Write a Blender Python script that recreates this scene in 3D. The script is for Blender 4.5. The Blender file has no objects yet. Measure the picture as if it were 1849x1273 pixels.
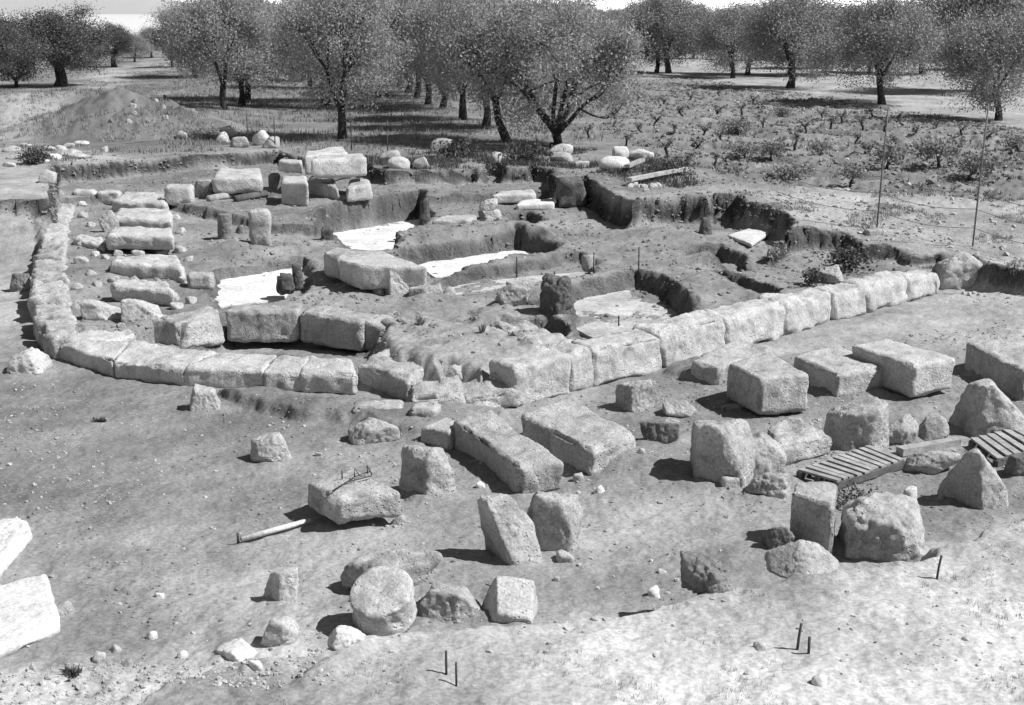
import bpy, math, random
import numpy as np
from mathutils import Vector, Matrix

random.seed(7)
RNG = np.random.default_rng(7)
SC = bpy.context.scene
COL = SC.collection
PI = math.pi

# ------------------------------------------------------------------ camera model
F, CX, CY, H, Y0 = 2400.0, 924.5, 636.5, 5.0, 18.0
TH = math.atan((CY - Y0) / F)
ST, CT = math.sin(TH), math.cos(TH)

def ray(px, py):
    a, b = (px - CX) / F, -(py - CY) / F
    return np.array([a, CT + b * ST, -ST + b * CT])

def P(px, py, z=0.0):
    """point where the sight line through a photo position meets the level z"""
    d = ray(px, py)
    t = (z - H) / d[2]
    return np.array([d[0] * t, d[1] * t, z])

def proj(p):
    x, y, z = p[0], p[1], p[2] - H
    f = y * CT - z * ST
    u = y * ST + z * CT
    return CX + F * x / f, CY - F * u / f

def z_above(g, py):
    """height of the point straight above g that shows at photo row py"""
    b = -(py - CY) / F
    # (y*ST + z*CT) = b*(y*CT - z*ST)
    return H + g[1] * (b * CT - ST) / (CT + b * ST)

# ------------------------------------------------------------------ noise
def _hash(ix, iy, iz, seed):
    n = (ix * 374761393 + iy * 668265263 + iz * 2147483647 + seed * 1274126177) & 0xFFFFFFFF
    n = ((n ^ (n >> 13)) * 1274126177) & 0xFFFFFFFF
    n = n ^ (n >> 16)
    return (n & 0xFFFF) / 32767.5 - 1.0

def vnoise(p, seed=0):
    p = np.asarray(p, dtype=np.float64)
    i = np.floor(p).astype(np.int64)
    f = p - i
    u = f * f * f * (f * (f * 6 - 15) + 10)
    ix, iy, iz = i[:, 0], i[:, 1], i[:, 2]
    r = 0
    for dx in (0, 1):
        wx = u[:, 0] if dx else 1 - u[:, 0]
        for dy in (0, 1):
            wy = u[:, 1] if dy else 1 - u[:, 1]
            for dz in (0, 1):
                wz = u[:, 2] if dz else 1 - u[:, 2]
                r = r + wx * wy * wz * _hash(ix + dx, iy + dy, iz + dz, seed)
    return r

def fbm(p, oct=4, seed=0, gain=0.5):
    p = np.asarray(p, dtype=np.float64)
    a, s, r = 1.0, 0.0, 0
    for o in range(oct):
        r = r + a * vnoise(p * (2.03 ** o) + 17.3 * o, seed + o)
        s += a
        a *= gain
    return r / s

def vnoise2(x, y, seed):
    ix, iy = np.floor(x).astype(np.int64), np.floor(y).astype(np.int64)
    fx, fy = x - ix, y - iy
    u = fx * fx * fx * (fx * (fx * 6 - 15) + 10); v = fy * fy * fy * (fy * (fy * 6 - 15) + 10)
    z = ix * 0 + 5
    a, b = _hash(ix, iy, z, seed), _hash(ix + 1, iy, z, seed)
    c, d = _hash(ix, iy + 1, z, seed), _hash(ix + 1, iy + 1, z, seed)
    return (a + (b - a) * u) * (1 - v) + (c + (d - c) * u) * v

def n2(x, y, sc, oct=3, seed=0):
    c, s_ = math.cos(seed * 1.7 + .6), math.sin(seed * 1.7 + .6)
    X, Y = (c * x - s_ * y) / sc, (s_ * x + c * y) / sc
    a, t, r = 1.0, 0.0, 0
    for o in range(oct):
        r = r + a * vnoise2(X * 2.03 ** o + 17.3 * o, Y * 2.03 ** o + 17.3 * o, seed + o); t += a; a *= .5
    return r / t

def sst(a, b, x):
    t = np.clip((x - a) / (b - a), 0, 1)
    return t * t * (3 - 2 * t)

# ------------------------------------------------------------------ terrain
def sd_poly(x, y, poly):
    d2 = np.full(x.shape, 1e18)
    ins = np.zeros(x.shape, bool)
    n = len(poly)
    for i in range(n):
        x0, y0 = poly[i]
        x1, y1 = poly[(i + 1) % n]
        ex, ey = x1 - x0, y1 - y0
        L = ex * ex + ey * ey + 1e-12
        t = np.clip(((x - x0) * ex + (y - y0) * ey) / L, 0, 1)
        dx, dy = x - x0 - t * ex, y - y0 - t * ey
        d2 = np.minimum(d2, dx * dx + dy * dy)
        if y0 != y1:
            c = ((y0 > y) != (y1 > y)) & (x < ex * (y - y0) / (y1 - y0) + x0)
            ins ^= c
    d = np.sqrt(d2)
    return np.where(ins, d, -d)

def mask(x, y, poly, soft):
    xs = [p[0] for p in poly]; ys = [p[1] for p in poly]
    m = np.zeros(x.shape)
    sel = (x > min(xs) - soft - .1) & (x < max(xs) + soft + .1) & (y > min(ys) - soft - .1) & (y < max(ys) + soft + .1)
    if sel.any():
        m[sel] = sst(-soft, soft, sd_poly(x[sel], y[sel], poly))
    return m

def pw(pts, z):
    return [tuple(P(a, b, z)[:2]) for a, b in pts]

ZF, ZT, ZI = 0.9, 0.5, 0.3
FIELD = [tuple(P(a, b, np.interp(a, [1560, 1650, 1766, 2300], [.9, .82, .54, .54]) if b > 400 else ZF)[:2]) for a, b in [(-500, 372), (5, 362), (92, 360), (100, 303), (200, 295), (380, 281), (500, 269), (520, 277), (655, 288),
            (672, 301), (700, 306), (860, 302), (876, 303), (880, 290), (905, 290), (912, 303), (952, 303), (960, 297), (990, 304),
            (1003, 325), (1052, 320), (1062, 328), (1100, 352), (1140, 368), (1165, 358), (1230, 356), (1288, 358), (1292, 352), (1335, 352),
            (1342, 364), (1380, 368), (1415, 380), (1432, 392), (1397, 424), (1420, 405), (1460, 399), (1530, 399),
            (1560, 412), (1600, 414), (1650, 428), (1700, 440), (1750, 455), (1766, 470), (1836, 484), (2300, 560)]] \
        + [(400, 24), (400, 900), (-400, 900), (-400, 30)]
TERR = pw([(340, 372), (440, 392), (490, 405), (580, 406), (578, 384), (690, 366), (770, 353), (880, 350), (1000, 345),
           (1000, 290), (500, 260), (100, 290), (100, 360), (230, 350)], ZT)
INNER = pw([(100, 600), (235, 592), (400, 562), (550, 560), (680, 585), (800, 650), (960, 650), (1180, 595), (1480, 530), (1735, 478),
            (1720, 440), (1400, 380), (1000, 300), (100, 300), (70, 420)], ZI)
HOLLOW = pw([(330, 632), (420, 600), (640, 600), (700, 632), (640, 642), (480, 640)], 0.0)
PITS = [  # outline traced at interior level, floor level, edge softness
    ([(578, 386), (762, 358), (775, 392), (757, 415), (712, 434), (700, 452), (635, 452), (602, 420)], -.22, .10),
    ([(722, 446), (800, 440), (935, 421), (1015, 441), (985, 455), (925, 458), (845, 485), (800, 500), (745, 496)], -.08, .10),
    ([(775, 520), (845, 492), (1000, 466), (1012, 458), (1050, 459), (1075, 470), (1072, 490), (1040, 499), (940, 512), (830, 532)], 0.13, .08),
    ([(395, 490), (480, 478), (550, 466), (560, 480), (545, 527), (500, 540), (400, 552), (385, 520)], 0.12, .08),
    ([(1030, 514), (1150, 490), (1165, 494), (1215, 520), (1255, 562), (1170, 590), (1060, 612), (1030, 575)], -.02, .09),
    ([(918, 578), (985, 570), (1018, 580), (1012, 613), (960, 606), (925, 604)], -.25, .07),
    ([(1258, 450), (1300, 446), (1338, 460), (1345, 488), (1312, 486), (1285, 464), (1245, 462)], 0.02, .07),
    ([(1290, 490), (1330, 500), (1402, 520), (1398, 531), (1350, 529), (1300, 506)], 0.02, .07),
    ([(925, 385), (958, 382), (985, 395), (960, 404), (928, 404)], 0.08, .06),
]
RIDGES = [(pw(a, ZI), b, c) for a, b, c in [
    ([(715, 428), (760, 418), (860, 412), (960, 412), (1008, 432), (935, 418), (800, 434), (724, 443)], .16, .12),
    ([(800, 498), (850, 484), (930, 460), (1000, 458), (1000, 465), (930, 474), (850, 492), (810, 510)], .03, .10),
    ([(900, 506), (1040, 500), (1150, 482), (1160, 490), (1040, 512), (930, 520)], .02, .10),
    ([(420, 470), (560, 452), (575, 440), (480, 452), (400, 470)], .12, .12),
    ([(1215, 520), (1290, 500), (1350, 535), (1260, 552)], .10, .15),
    ([(860, 560), (920, 560), (925, 580), (850, 585)], .10, .12)]]
PITS_W = [(pw(a, ZI), b, c) for a, b, c in PITS]
BANK = pw([(330, 1215), (400, 1192), (480, 1182), (560, 1170), (650, 1153), (740, 1133), (860, 1121), (1000, 1112), (1120, 1100), (1225, 1078),
           (1330, 1050), (1400, 1042), (1520, 1013), (1600, 1000), (1700, 968), (1836, 925), (2200, 860)], 0.32) + [(9, 0), (-2, 0), (-4, 6)]
CORE = pw([(690, 572), (790, 570), (880, 580), (1010, 606), (965, 640), (905, 645), (872, 672), (838, 655), (800, 645), (790, 668), (745, 650), (700, 636), (684, 600)], .4)
LEDGE = pw([(400, 700), (500, 706), (640, 718), (800, 730), (935, 735), (925, 760), (760, 775), (640, 755), (560, 742), (470, 722)], 0.1)

def bump_at(x, y, c, sx, sy, rot=0.0):
    dx, dy = x - c[0], y - c[1]
    a = dx * math.cos(rot) + dy * math.sin(rot)
    b = -dx * math.sin(rot) + dy * math.cos(rot)
    return np.exp(-(a / sx) ** 2 - (b / sy) ** 2)

HEAP = P(222, 236, ZF)
RAMP = P(90, 215, ZF)
def ground_h(x, y, detail=True):
    x = np.asarray(x, float).ravel(); y = np.asarray(y, float).ravel()
    d = np.hypot(x, y)
    w = np.clip(1 - (d - 60) / 40, 0, 1) * np.clip(d / 12, 0, 1)
    wx = x + w * (.20 * n2(x, y, .8, 3, 3) + .10 * n2(x, y, .38, 4, 5))
    wy = y + w * (.20 * n2(x, y, .8, 3, 13) + .10 * n2(x, y, .38, 4, 15))
    fx = x + w * (.13 * n2(x, y, 1.7, 2, 3) + .03 * n2(x, y, .3, 3, 5)); fy = y + w * (.13 * n2(x, y, 1.7, 2, 13) + .03 * n2(x, y, .3, 3, 15))
    h = np.zeros_like(x)
    h += .15 * mask(wx, wy, LEDGE, .07)
    m = mask(wx, wy, INNER, .12); h = h * (1 - m) + ZI * m
    m = mask(fx, fy, TERR, .11); h = h * (1 - m) + ZT * m
    m = mask(wx, wy, HOLLOW, .10); h = h * (1 - m) - 0.16 * m
    gx, gy = (fx + wx) / 2, (fy + wy) / 2
    for poly, z, s in PITS_W:
        m = mask(gx, gy, poly, s); h = h * (1 - m) + z * m
    m = np.zeros_like(x); dq = sd_poly(fx, fy, FIELD)
    m = sst(-1, 1, dq / (.085 + .20 * np.clip(n2(x, y, 1.0, 2, 17) - .05, 0, 1)))
    zf = ZF + .10 * n2(x, y, 6, 2, 21) * np.clip((d - 25) / 20, 0, 1) - .38 * sst(5, 7, x) * sst(29, 24.8, y)
    h = h * (1 - m) + zf * m
    dF = dq
    h += (1 - m) * sst(-3.0, -.15, dF) * (.10 * sst(8.2, 9.2, x) * (1 - mask(x, y, INNER, .3)) + .55 * sst(-9.0, -10.4, x) * (1 - mask(x, y, INNER, .3)) * (1 - mask(x, y, TERR, .3)))
    mc = mask(fx, fy, CORE, .20); h = h * (1 - mc) + (.39 + .05 * n2(x, y, .7, 2, 33) + .035 * n2(x, y, .25, 3, 34)) * mc
    mi = mask(wx, wy, INNER, .3) * (1 - m)
    h += mi * (.05 * n2(x, y, .9, 3, 19) + .03 * n2(x, y, .3, 3, 23))
    for poly, z, s in RIDGES: h += z * mask(wx, wy, poly, s)
    # spoil heap and the track bank on the left
    hp = np.clip(1 - np.hypot((wx - HEAP[0]) / 4.3, (wy - HEAP[1]) / 3.6), 0, 1) ** 1.05
    h += 1.45 * hp + np.clip(hp * 3, 0, 1) * (.16 * n2(x, y, .8, 3, 35) + .08 * n2(x, y, .25, 2, 36))
    h += 1.05 * bump_at(x, y, RAMP, 5.5, 2.4, .55) * (1 + .12 * n2(x, y, 1.1, 3, 37))
    for (px, py, z, a, s) in ((418, 447, ZI, .16, .42), (1310, 470, ZI, .22, .5), (1210, 505, ZI, .10, .9), (760, 372, ZT, .0, .5),
                              (1030, 585, 0, .10, .3), (1345, 1000, 0, .07, .25), (1215, 380, ZF, .15, 1.0), (1185, 320, ZF, .25, 1.3),
                              (1185, 860, 0, .16, .7), (1130, 830, 0, .10, .4), (800, 640, .3, .05, .5), (150, 500, ZI, .12, .8)):
        h += a * bump_at(x, y, P(px, py, z), s, s)
    # raised near bank
    m = mask(wx, wy, BANK, .10); h += .30 * m
    h += .05 * n2(x, y, 2.2, 3, 31) * np.clip(d / 12, 0, 1)
    # vineyard furrows
    V = mask(x, y, VINE, 1.5)
    u = x * .55 + y * .835
    h += V * (.09 * np.sin(u * 2 * PI / 2.1 + 1.2 * n2(x, y, 5, 2, 41)) + .08 * n2(x, y, .8, 2, 43) + .07 * n2(x, y, .22, 2, 45))
    # land falls to the sea on the left, rises gently on the right
    drop = sst(-20, -42, x + (y - 140) * .18) * np.clip(y - 150, 0, 130) * .11
    h -= drop
    h += sst(0, 40, x) * np.clip(y - 110, 0, 300) * .002
    if detail:
        near = np.clip(1 - (d - 30) / 30, .25, 1)
        h += near * (.028 * n2(x, y, .35, 3, 51) + .013 * n2(x, y, .09, 2, 53))
        for sx_, sy_, sr_ in SKIRTS:
            q = (np.abs(x - sx_) < sr_ + .5) & (np.abs(y - sy_) < sr_ + .5)
            if q.any():
                dd = np.hypot(x[q] - sx_, y[q] - sy_) * (1 + .25 * n2(x[q], y[q], .3, 2, 57))
                h[q] += np.clip(.03 + .04 * n2(x[q], y[q], .25, 2, 55), 0, 1) * np.exp(-(np.clip(dd - sr_ * .8, 0, 9) / .13) ** 2)
        rub = mask(x, y, RUBB, .5)
        h += rub * .05 * n2(x, y, .18, 2, 61)
        steep = (mask(x, y, FIELD, .5) * (1 - mask(x, y, FIELD, .25)))
        h += steep * .06 * n2(x, y, .2, 2, 63)
    return h

VINE = pw([(1080, 232), (1140, 150), (1250, 140), (1836, 232), (2400, 300), (2300, 420), (1836, 372), (1400, 340), (1200, 292)], ZF)
RUBB = pw([(-50, 1200), (200, 1165), (420, 1170), (600, 1160), (620, 1290), (-50, 1300)], 0.1)
STRAW = pw([(1110, 100), (1300, 84), (1600, 84), (1900, 120), (2600, 200), (2600, 290), (1836, 240), (1500, 196), (1300, 150), (1150, 142)], ZF)
ORCH = pw([(300, 165), (330, 110), (700, 70), (1060, 80), (1130, 150), (1085, 262), (900, 296), (640, 292), (480, 262), (330, 205)], ZF)
TRACK = pw([(-40, 262), (5, 215), (130, 150), (190, 122), (260, 112), (330, 108), (330, 118), (250, 134), (190, 165), (110, 228), (60, 262)], ZF)
PALE_R = pw([(1010, 1140), (1240, 1085), (1520, 1020), (1700, 965), (1850, 900), (2300, 850), (2300, 1500), (900, 1400)], 0.3)
PALE_L = pw([(-400, 1195), (150, 1172), (420, 1180), (640, 1165), (800, 1150), (900, 1230), (900, 1450), (-400, 1450)], 0.1)
PALE_W = pw([(1330, 640), (1520, 585), (1720, 535), (1850, 520), (2400, 560), (2300, 700), (1836, 640), (1600, 612), (1420, 640)], 0.0)
PALE_E = pw([(1210, 350), (1300, 335), (1500, 345), (1900, 372), (2400, 430), (2300, 540), (1836, 470), (1600, 408), (1420, 386), (1300, 350)], ZF)
PALE_N = pw([(-300, 300), (5, 262), (160, 275), (250, 290), (100, 300), (95, 355), (-300, 365)], ZF)
PALE_N2 = pw([(-300, 390), (60, 388), (60, 440), (45, 520), (30, 620), (-300, 640)], 0.0)
PATCH = pw([(-100, 1010), (300, 940), (600, 1000), (640, 1140), (200, 1185), (-100, 1185)], 0.0)
PATCH2 = pw([(990, 920), (1120, 880), (1260, 900), (1240, 1060), (1050, 1090), (980, 1000)], 0.0)
HEAPT = pw([(60, 262), (130, 205), (200, 160), (250, 156), (330, 215), (420, 262), (330, 276), (120, 282)], ZF)
MID_L = pw([(-300, 700), (90, 690), (330, 712), (560, 770), (540, 960), (300, 1000), (100, 900), (-300, 900)], 0.0)

CUT = []
SKIRTS = []
def ground_tone(x, y):
    t = np.full(x.shape, .24)
    def put(poly, v, s, k=1.0):
        nonlocal t
        m = mask(x, y, poly, s) * k
        t = t * (1 - m) + v * m
    d = np.hypot(x, y)
    put(FIELD, .21, .15)
    put(INNER, .24, .1)
    put(TERR, .22, .1)
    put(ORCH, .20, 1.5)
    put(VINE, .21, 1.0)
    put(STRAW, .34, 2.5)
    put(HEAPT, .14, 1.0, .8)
    put(TRACK, .33, .8, .8)
    put(CORE, .34, .15)
    put(PALE_E, .36, .8, .8)
    put(PALE_N, .36, .5, .8)
    put(PALE_N2, .38, .4, .8)
    put(PALE_W, .40, .6, .85)
    put(PALE_L, .46, .35)
    put(BANK, .31, .3)
    put(PALE_R, .50, .9)
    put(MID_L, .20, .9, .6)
    put(PATCH, .33, 1.0, .8); put(PATCH2, .29, .9, .7)
    far = sst(95, 140, y) * sst(0, -25, x)
    t = t * (1 - far) + .25 * far
    # own colour of the soil: patches, scuffs and dust
    t = t * (1 + .34 * n2(x, y, 1.8, 4, 71) + .22 * n2(x * .45, y - .35 * x, .5, 4, 73) + .16 * n2(x, y, .16, 3, 75))
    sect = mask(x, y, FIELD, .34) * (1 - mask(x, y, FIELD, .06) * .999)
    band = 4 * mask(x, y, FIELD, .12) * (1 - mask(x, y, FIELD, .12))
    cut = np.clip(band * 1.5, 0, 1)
    t = t * (1 - .72 * cut * (.85 + .3 * n2(x, y, .3, 2, 77)))  # cut faces: darker fresh soil, deepened further to paint in their shade
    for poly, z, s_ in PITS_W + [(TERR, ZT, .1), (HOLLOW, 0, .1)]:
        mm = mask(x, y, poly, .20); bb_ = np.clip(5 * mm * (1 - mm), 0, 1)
        cut = np.maximum(cut, .75 * bb_); t = t * (1 - .42 * bb_ * (.8 + .4 * n2(x, y, .3, 2, 79)))  # pit, terrace and hollow edges darkened likewise, soil tone and shade together
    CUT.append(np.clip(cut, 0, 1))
    return np.clip(t, .03, .8)

def ghit(px, py):
    """where the sight line first meets the ground"""
    d = ray(px, py)
    t0 = (2.6 - H) / d[2]; t1 = (-.6 - H) / d[2]
    for it in range(2):
        t = np.linspace(t0, t1, 160)
        g = ground_h(d[0] * t, d[1] * t, False)
        z = H + d[2] * t
        k = int(np.argmax(z <= g)) if (z <= g).any() else len(t) - 1
        t0, t1 = t[max(k - 1, 0)], t[k]
    return np.array([d[0] * t1, d[1] * t1, H + d[2] * t1])

def gz(x, y):
    return float(ground_h(np.array([x]), np.array([y]), False)[0])

# ------------------------------------------------------------------ object helpers
def mesh_from(name, V, Fc, mat=None, smooth=True):
    me = bpy.data.meshes.new(name)
    V = np.asarray(V, dtype=np.float32)
    if isinstance(Fc, np.ndarray):
        n, k = Fc.shape
        me.vertices.add(len(V)); me.vertices.foreach_set('co', V.ravel())
        me.loops.add(n * k); me.loops.foreach_set('vertex_index', Fc.astype(np.int32).ravel())
        me.polygons.add(n)
        me.polygons.foreach_set('loop_start', np.arange(0, n * k, k, dtype=np.int32))
        me.polygons.foreach_set('loop_total', np.full(n, k, dtype=np.int32))
        me.update(calc_edges=True)
    else:
        me.from_pydata([tuple(map(float, v)) for v in V], [], [tuple(map(int, f)) for f in Fc])
    me.polygons.foreach_set('use_smooth', np.full(len(me.polygons), smooth, dtype=bool))
    if mat: me.materials.append(mat)
    me.update()
    return me

def link(name, me, loc=(0, 0, 0), parent=None):
    o = bpy.data.objects.new(name, me)
    COL.objects.link(o)
    o.location = loc
    if parent: o.parent = parent
    return o

def tag(o, label, cat, group=None):
    o['label'] = label; o['category'] = cat
    if group: o['group'] = group
    return o

def struct(o, kind='structure'):
    o['kind'] = kind
    return o

def empty(name, loc, label, cat, group=None):
    o = bpy.data.objects.new(name, None); COL.objects.link(o)
    o.location = loc; o.empty_display_size = .2
    return tag(o, label, cat, group)

# ------------------------------------------------------------------ materials
def nt(mat):
    mat.use_nodes = True
    n = mat.node_tree; n.nodes.clear()
    return n, n.nodes, n.links

def grey_noise_mat(name, lo, hi, scale=4.0, rough=.95, bump=.25, bscale=14.0, attr=None, pit=0.0, rnd=.0, fine=60.0, bdist=.06, stain=0.0):
    m = bpy.data.materials.new(name)
    t, N, L = nt(m)
    out = N.new('ShaderNodeOutputMaterial'); bs = N.new('ShaderNodeBsdfPrincipled')
    L.new(bs.outputs[0], out.inputs[0])
    bs.inputs['Roughness'].default_value = rough
    bs.inputs['Specular IOR Level'].default_value = .12
    tc = N.new('ShaderNodeTexCoord')
    n1 = N.new('ShaderNodeTexNoise'); n1.inputs['Scale'].default_value = scale; n1.inputs['Detail'].default_value = 6; n1.inputs['Roughness'].default_value = .65
    L.new(tc.outputs['Object'], n1.inputs['Vector'])
    mr = N.new('ShaderNodeMapRange'); mr.inputs['From Min'].default_value = .32; mr.inputs['From Max'].default_value = .68
    mr.inputs['To Min'].default_value = lo; mr.inputs['To Max'].default_value = hi
    L.new(n1.outputs['Fac'], mr.inputs['Value'])
    val = mr.outputs[0]
    n2_ = N.new('ShaderNodeTexNoise'); n2_.inputs['Scale'].default_value = fine; n2_.inputs['Detail'].default_value = 4; n2_.inputs['Roughness'].default_value = .7
    L.new(tc.outputs['Object'], n2_.inputs['Vector'])
    m2 = N.new('ShaderNodeMapRange'); m2.inputs['From Min'].default_value = .3; m2.inputs['From Max'].default_value = .7
    m2.inputs['To Min'].default_value = .66; m2.inputs['To Max'].default_value = 1.30
    L.new(n2_.outputs['Fac'], m2.inputs['Value'])
    mu = N.new('ShaderNodeMath'); mu.operation = 'MULTIPLY'; L.new(val, mu.inputs[0]); L.new(m2.outputs[0], mu.inputs[1]); val = mu.outputs[0]
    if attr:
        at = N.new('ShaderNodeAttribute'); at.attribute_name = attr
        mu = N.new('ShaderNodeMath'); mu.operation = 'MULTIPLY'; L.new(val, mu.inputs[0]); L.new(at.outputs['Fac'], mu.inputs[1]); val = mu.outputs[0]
    if rnd:
        oi = N.new('ShaderNodeObjectInfo'); r = N.new('ShaderNodeMapRange')
        r.inputs['To Min'].default_value = 1 - rnd; r.inputs['To Max'].default_value = 1 + rnd
        L.new(oi.outputs['Random'], r.inputs['Value'])
        mu = N.new('ShaderNodeMath'); mu.operation = 'MULTIPLY'; L.new(val, mu.inputs[0]); L.new(r.outputs[0], mu.inputs[1]); val = mu.outputs[0]
    if stain:
        oi2 = N.new('ShaderNodeObjectInfo'); of = N.new('ShaderNodeVectorMath'); of.operation = 'ADD'
        L.new(tc.outputs['Object'], of.inputs[0]); sc_ = N.new('ShaderNodeMath'); sc_.operation = 'MULTIPLY'; sc_.inputs[1].default_value = 40.0
        L.new(oi2.outputs['Random'], sc_.inputs[0]); L.new(sc_.outputs[0], of.inputs[1])
        sn = N.new('ShaderNodeTexNoise'); sn.inputs['Scale'].default_value = 2.4; sn.inputs['Detail'].default_value = 7; sn.inputs['Roughness'].default_value = .72; sn.inputs['Distortion'].default_value = .6
        L.new(of.outputs[0], sn.inputs['Vector'])
        sm = N.new('ShaderNodeMapRange'); sm.inputs['From Min'].default_value = .50; sm.inputs['From Max'].default_value = .62
        sm.inputs['To Min'].default_value = 1.0; sm.inputs['To Max'].default_value = 1.0 - stain
        L.new(sn.outputs['Fac'], sm.inputs['Value'])
        mu = N.new('ShaderNodeMath'); mu.operation = 'MULTIPLY'; L.new(val, mu.inputs[0]); L.new(sm.outputs[0], mu.inputs[1]); val = mu.outputs[0]
    nb = N.new('ShaderNodeTexNoise'); nb.inputs['Scale'].default_value = bscale; nb.inputs['Detail'].default_value = 8; nb.inputs['Roughness'].default_value = .68
    L.new(tc.outputs['Object'], nb.inputs['Vector'])
    hgt = nb.outputs['Fac']
    if pit:
        vo = N.new('ShaderNodeTexVoronoi'); vo.inputs['Scale'].default_value = 22.0; vo.inputs['Randomness'].default_value = 1.0
        L.new(tc.outputs['Object'], vo.inputs['Vector'])
        pr = N.new('ShaderNodeMapRange'); pr.inputs['From Min'].default_value = .08; pr.inputs['From Max'].default_value = .30
        pr.inputs['To Min'].default_value = -pit; pr.inputs['To Max'].default_value = 0
        L.new(vo.outputs['Distance'], pr.inputs['Value'])
        gate = N.new('ShaderNodeTexNoise'); gate.inputs['Scale'].default_value = 3.1; L.new(tc.outputs['Object'], gate.inputs['Vector'])
        gm = N.new('ShaderNodeMapRange'); gm.inputs['From Min'].default_value = .46; gm.inputs['From Max'].default_value = .62
        L.new(gate.outputs['Fac'], gm.inputs['Value'])
        pm = N.new('ShaderNodeMath'); pm.operation = 'MULTIPLY'; L.new(pr.outputs[0], pm.inputs[0]); L.new(gm.outputs[0], pm.inputs[1])
        ad = N.new('ShaderNodeMath'); ad.operation = 'ADD'; L.new(hgt, ad.inputs[0]); L.new(pm.outputs[0], ad.inputs[1]); hgt = ad.outputs[0]
    bp = N.new('ShaderNodeBump'); bp.inputs['Strength'].default_value = bump; bp.inputs['Distance'].default_value = bdist
    if attr:
        ac = N.new('ShaderNodeAttribute'); ac.attribute_name = 'cut'
        ms = N.new('ShaderNodeMapRange'); ms.inputs['To Min'].default_value = bump; ms.inputs['To Max'].default_value = 1.0
        L.new(ac.outputs['Fac'], ms.inputs['Value']); L.new(ms.outputs[0], bp.inputs['Strength'])
        md = N.new('ShaderNodeMapRange'); md.inputs['To Min'].default_value = bdist; md.inputs['To Max'].default_value = .22
        L.new(ac.outputs['Fac'], md.inputs['Value']); L.new(md.outputs[0], bp.inputs['Distance'])
    L.new(hgt, bp.inputs['Height']); L.new(bp.outputs[0], bs.inputs['Normal'])
    L.new(val, bs.inputs['Base Color'])
    return m

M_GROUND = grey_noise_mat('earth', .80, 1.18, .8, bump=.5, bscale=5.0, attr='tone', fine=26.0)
M_STONE = grey_noise_mat('limestone', .33, .52, 3.0, bump=.75, stain=.30, bscale=9.0, pit=.7, rnd=.07, fine=38.0)
M_PALE = grey_noise_mat('pale_limestone', .40, .58, 3.0, bump=.65, stain=.25, bscale=9.0, pit=.5, rnd=.06, fine=38.0)
M_WHITE = grey_noise_mat('white_limestone', .50, .68, 3.0, bump=.35, bscale=8.0, fine=30.0)
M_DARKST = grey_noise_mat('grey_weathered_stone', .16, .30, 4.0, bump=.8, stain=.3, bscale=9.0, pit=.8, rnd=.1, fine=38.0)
M_SOIL = grey_noise_mat('packed_soil', .09, .19, 5.0, bump=1.0, bscale=12.0, fine=40.0)
M_PLAST = grey_noise_mat('white_plaster_floor', .50, .80, 1.7, bump=.12, bscale=6.0, fine=18.0)
M_PLAST2 = grey_noise_mat('dusty_plaster_floor', .28, .58, 1.2, bump=.2, bscale=6.0, fine=14.0)
M_WOOD = grey_noise_mat('weathered_wood', .24, .46, 6.0, bump=.3, bscale=25.0, fine=70.0)
M_DKWOOD = grey_noise_mat('dark_wood', .08, .16, 6.0, bump=.3, bscale=25.0, fine=70.0)
M_BARK = grey_noise_mat('bark', .03, .075, 6.0, bump=.8, bscale=16.0, fine=40.0)
M_IRON = grey_noise_mat('rusty_iron', .05, .10, 9.0, rough=.8, bump=.1, bscale=40.0)
M_WIRE = grey_noise_mat('fence_wire', .10, .18, 9.0, rough=.6, bump=.05, bscale=40.0)
M_HILL = bpy.data.materials.new('far_hill'); M_HILL.use_nodes = True
M_HILL.node_tree.nodes['Principled BSDF'].inputs['Base Color'].default_value = (.40, .40, .40, 1)
M_HILL.node_tree.nodes['Principled BSDF'].inputs['Roughness'].default_value = 1.0

def leaf_mat(name, lo, hi, trans=.25):
    m = bpy.data.materials.new(name)
    t, N, L = nt(m)
    out = N.new('ShaderNodeOutputMaterial')
    geo = N.new('ShaderNodeNewGeometry')
    mr = N.new('ShaderNodeMapRange'); mr.inputs['To Min'].default_value = lo; mr.inputs['To Max'].default_value = hi
    L.new(geo.outputs['Random Per Island'], mr.inputs['Value'])
    d = N.new('ShaderNodeBsdfPrincipled'); d.inputs['Roughness'].default_value = .75; d.inputs['Specular IOR Level'].default_value = .15
    tr = N.new('ShaderNodeBsdfTranslucent')
    mx = N.new('ShaderNodeMixShader'); mx.inputs[0].default_value = trans
    L.new(mr.outputs[0], d.inputs['Base Color']); L.new(mr.outputs[0], tr.inputs['Color'])
    L.new(d.outputs[0], mx.inputs[1]); L.new(tr.outputs[0], mx.inputs[2]); L.new(mx.outputs[0], out.inputs[0])
    return m
M_ALMOND = leaf_mat('almond_leaves', .27, .46, .35)
M_OLIVE = leaf_mat('olive_leaves', .21, .40, .12)
M_DOLIVE = leaf_mat('dark_olive_leaves', .08, .18, .1)
M_VLEAF = leaf_mat('vine_leaves', .12, .34)
M_DRY = leaf_mat('dry_grass', .14, .42)
M_WEED = leaf_mat('weed_leaves', .05, .16)

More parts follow.
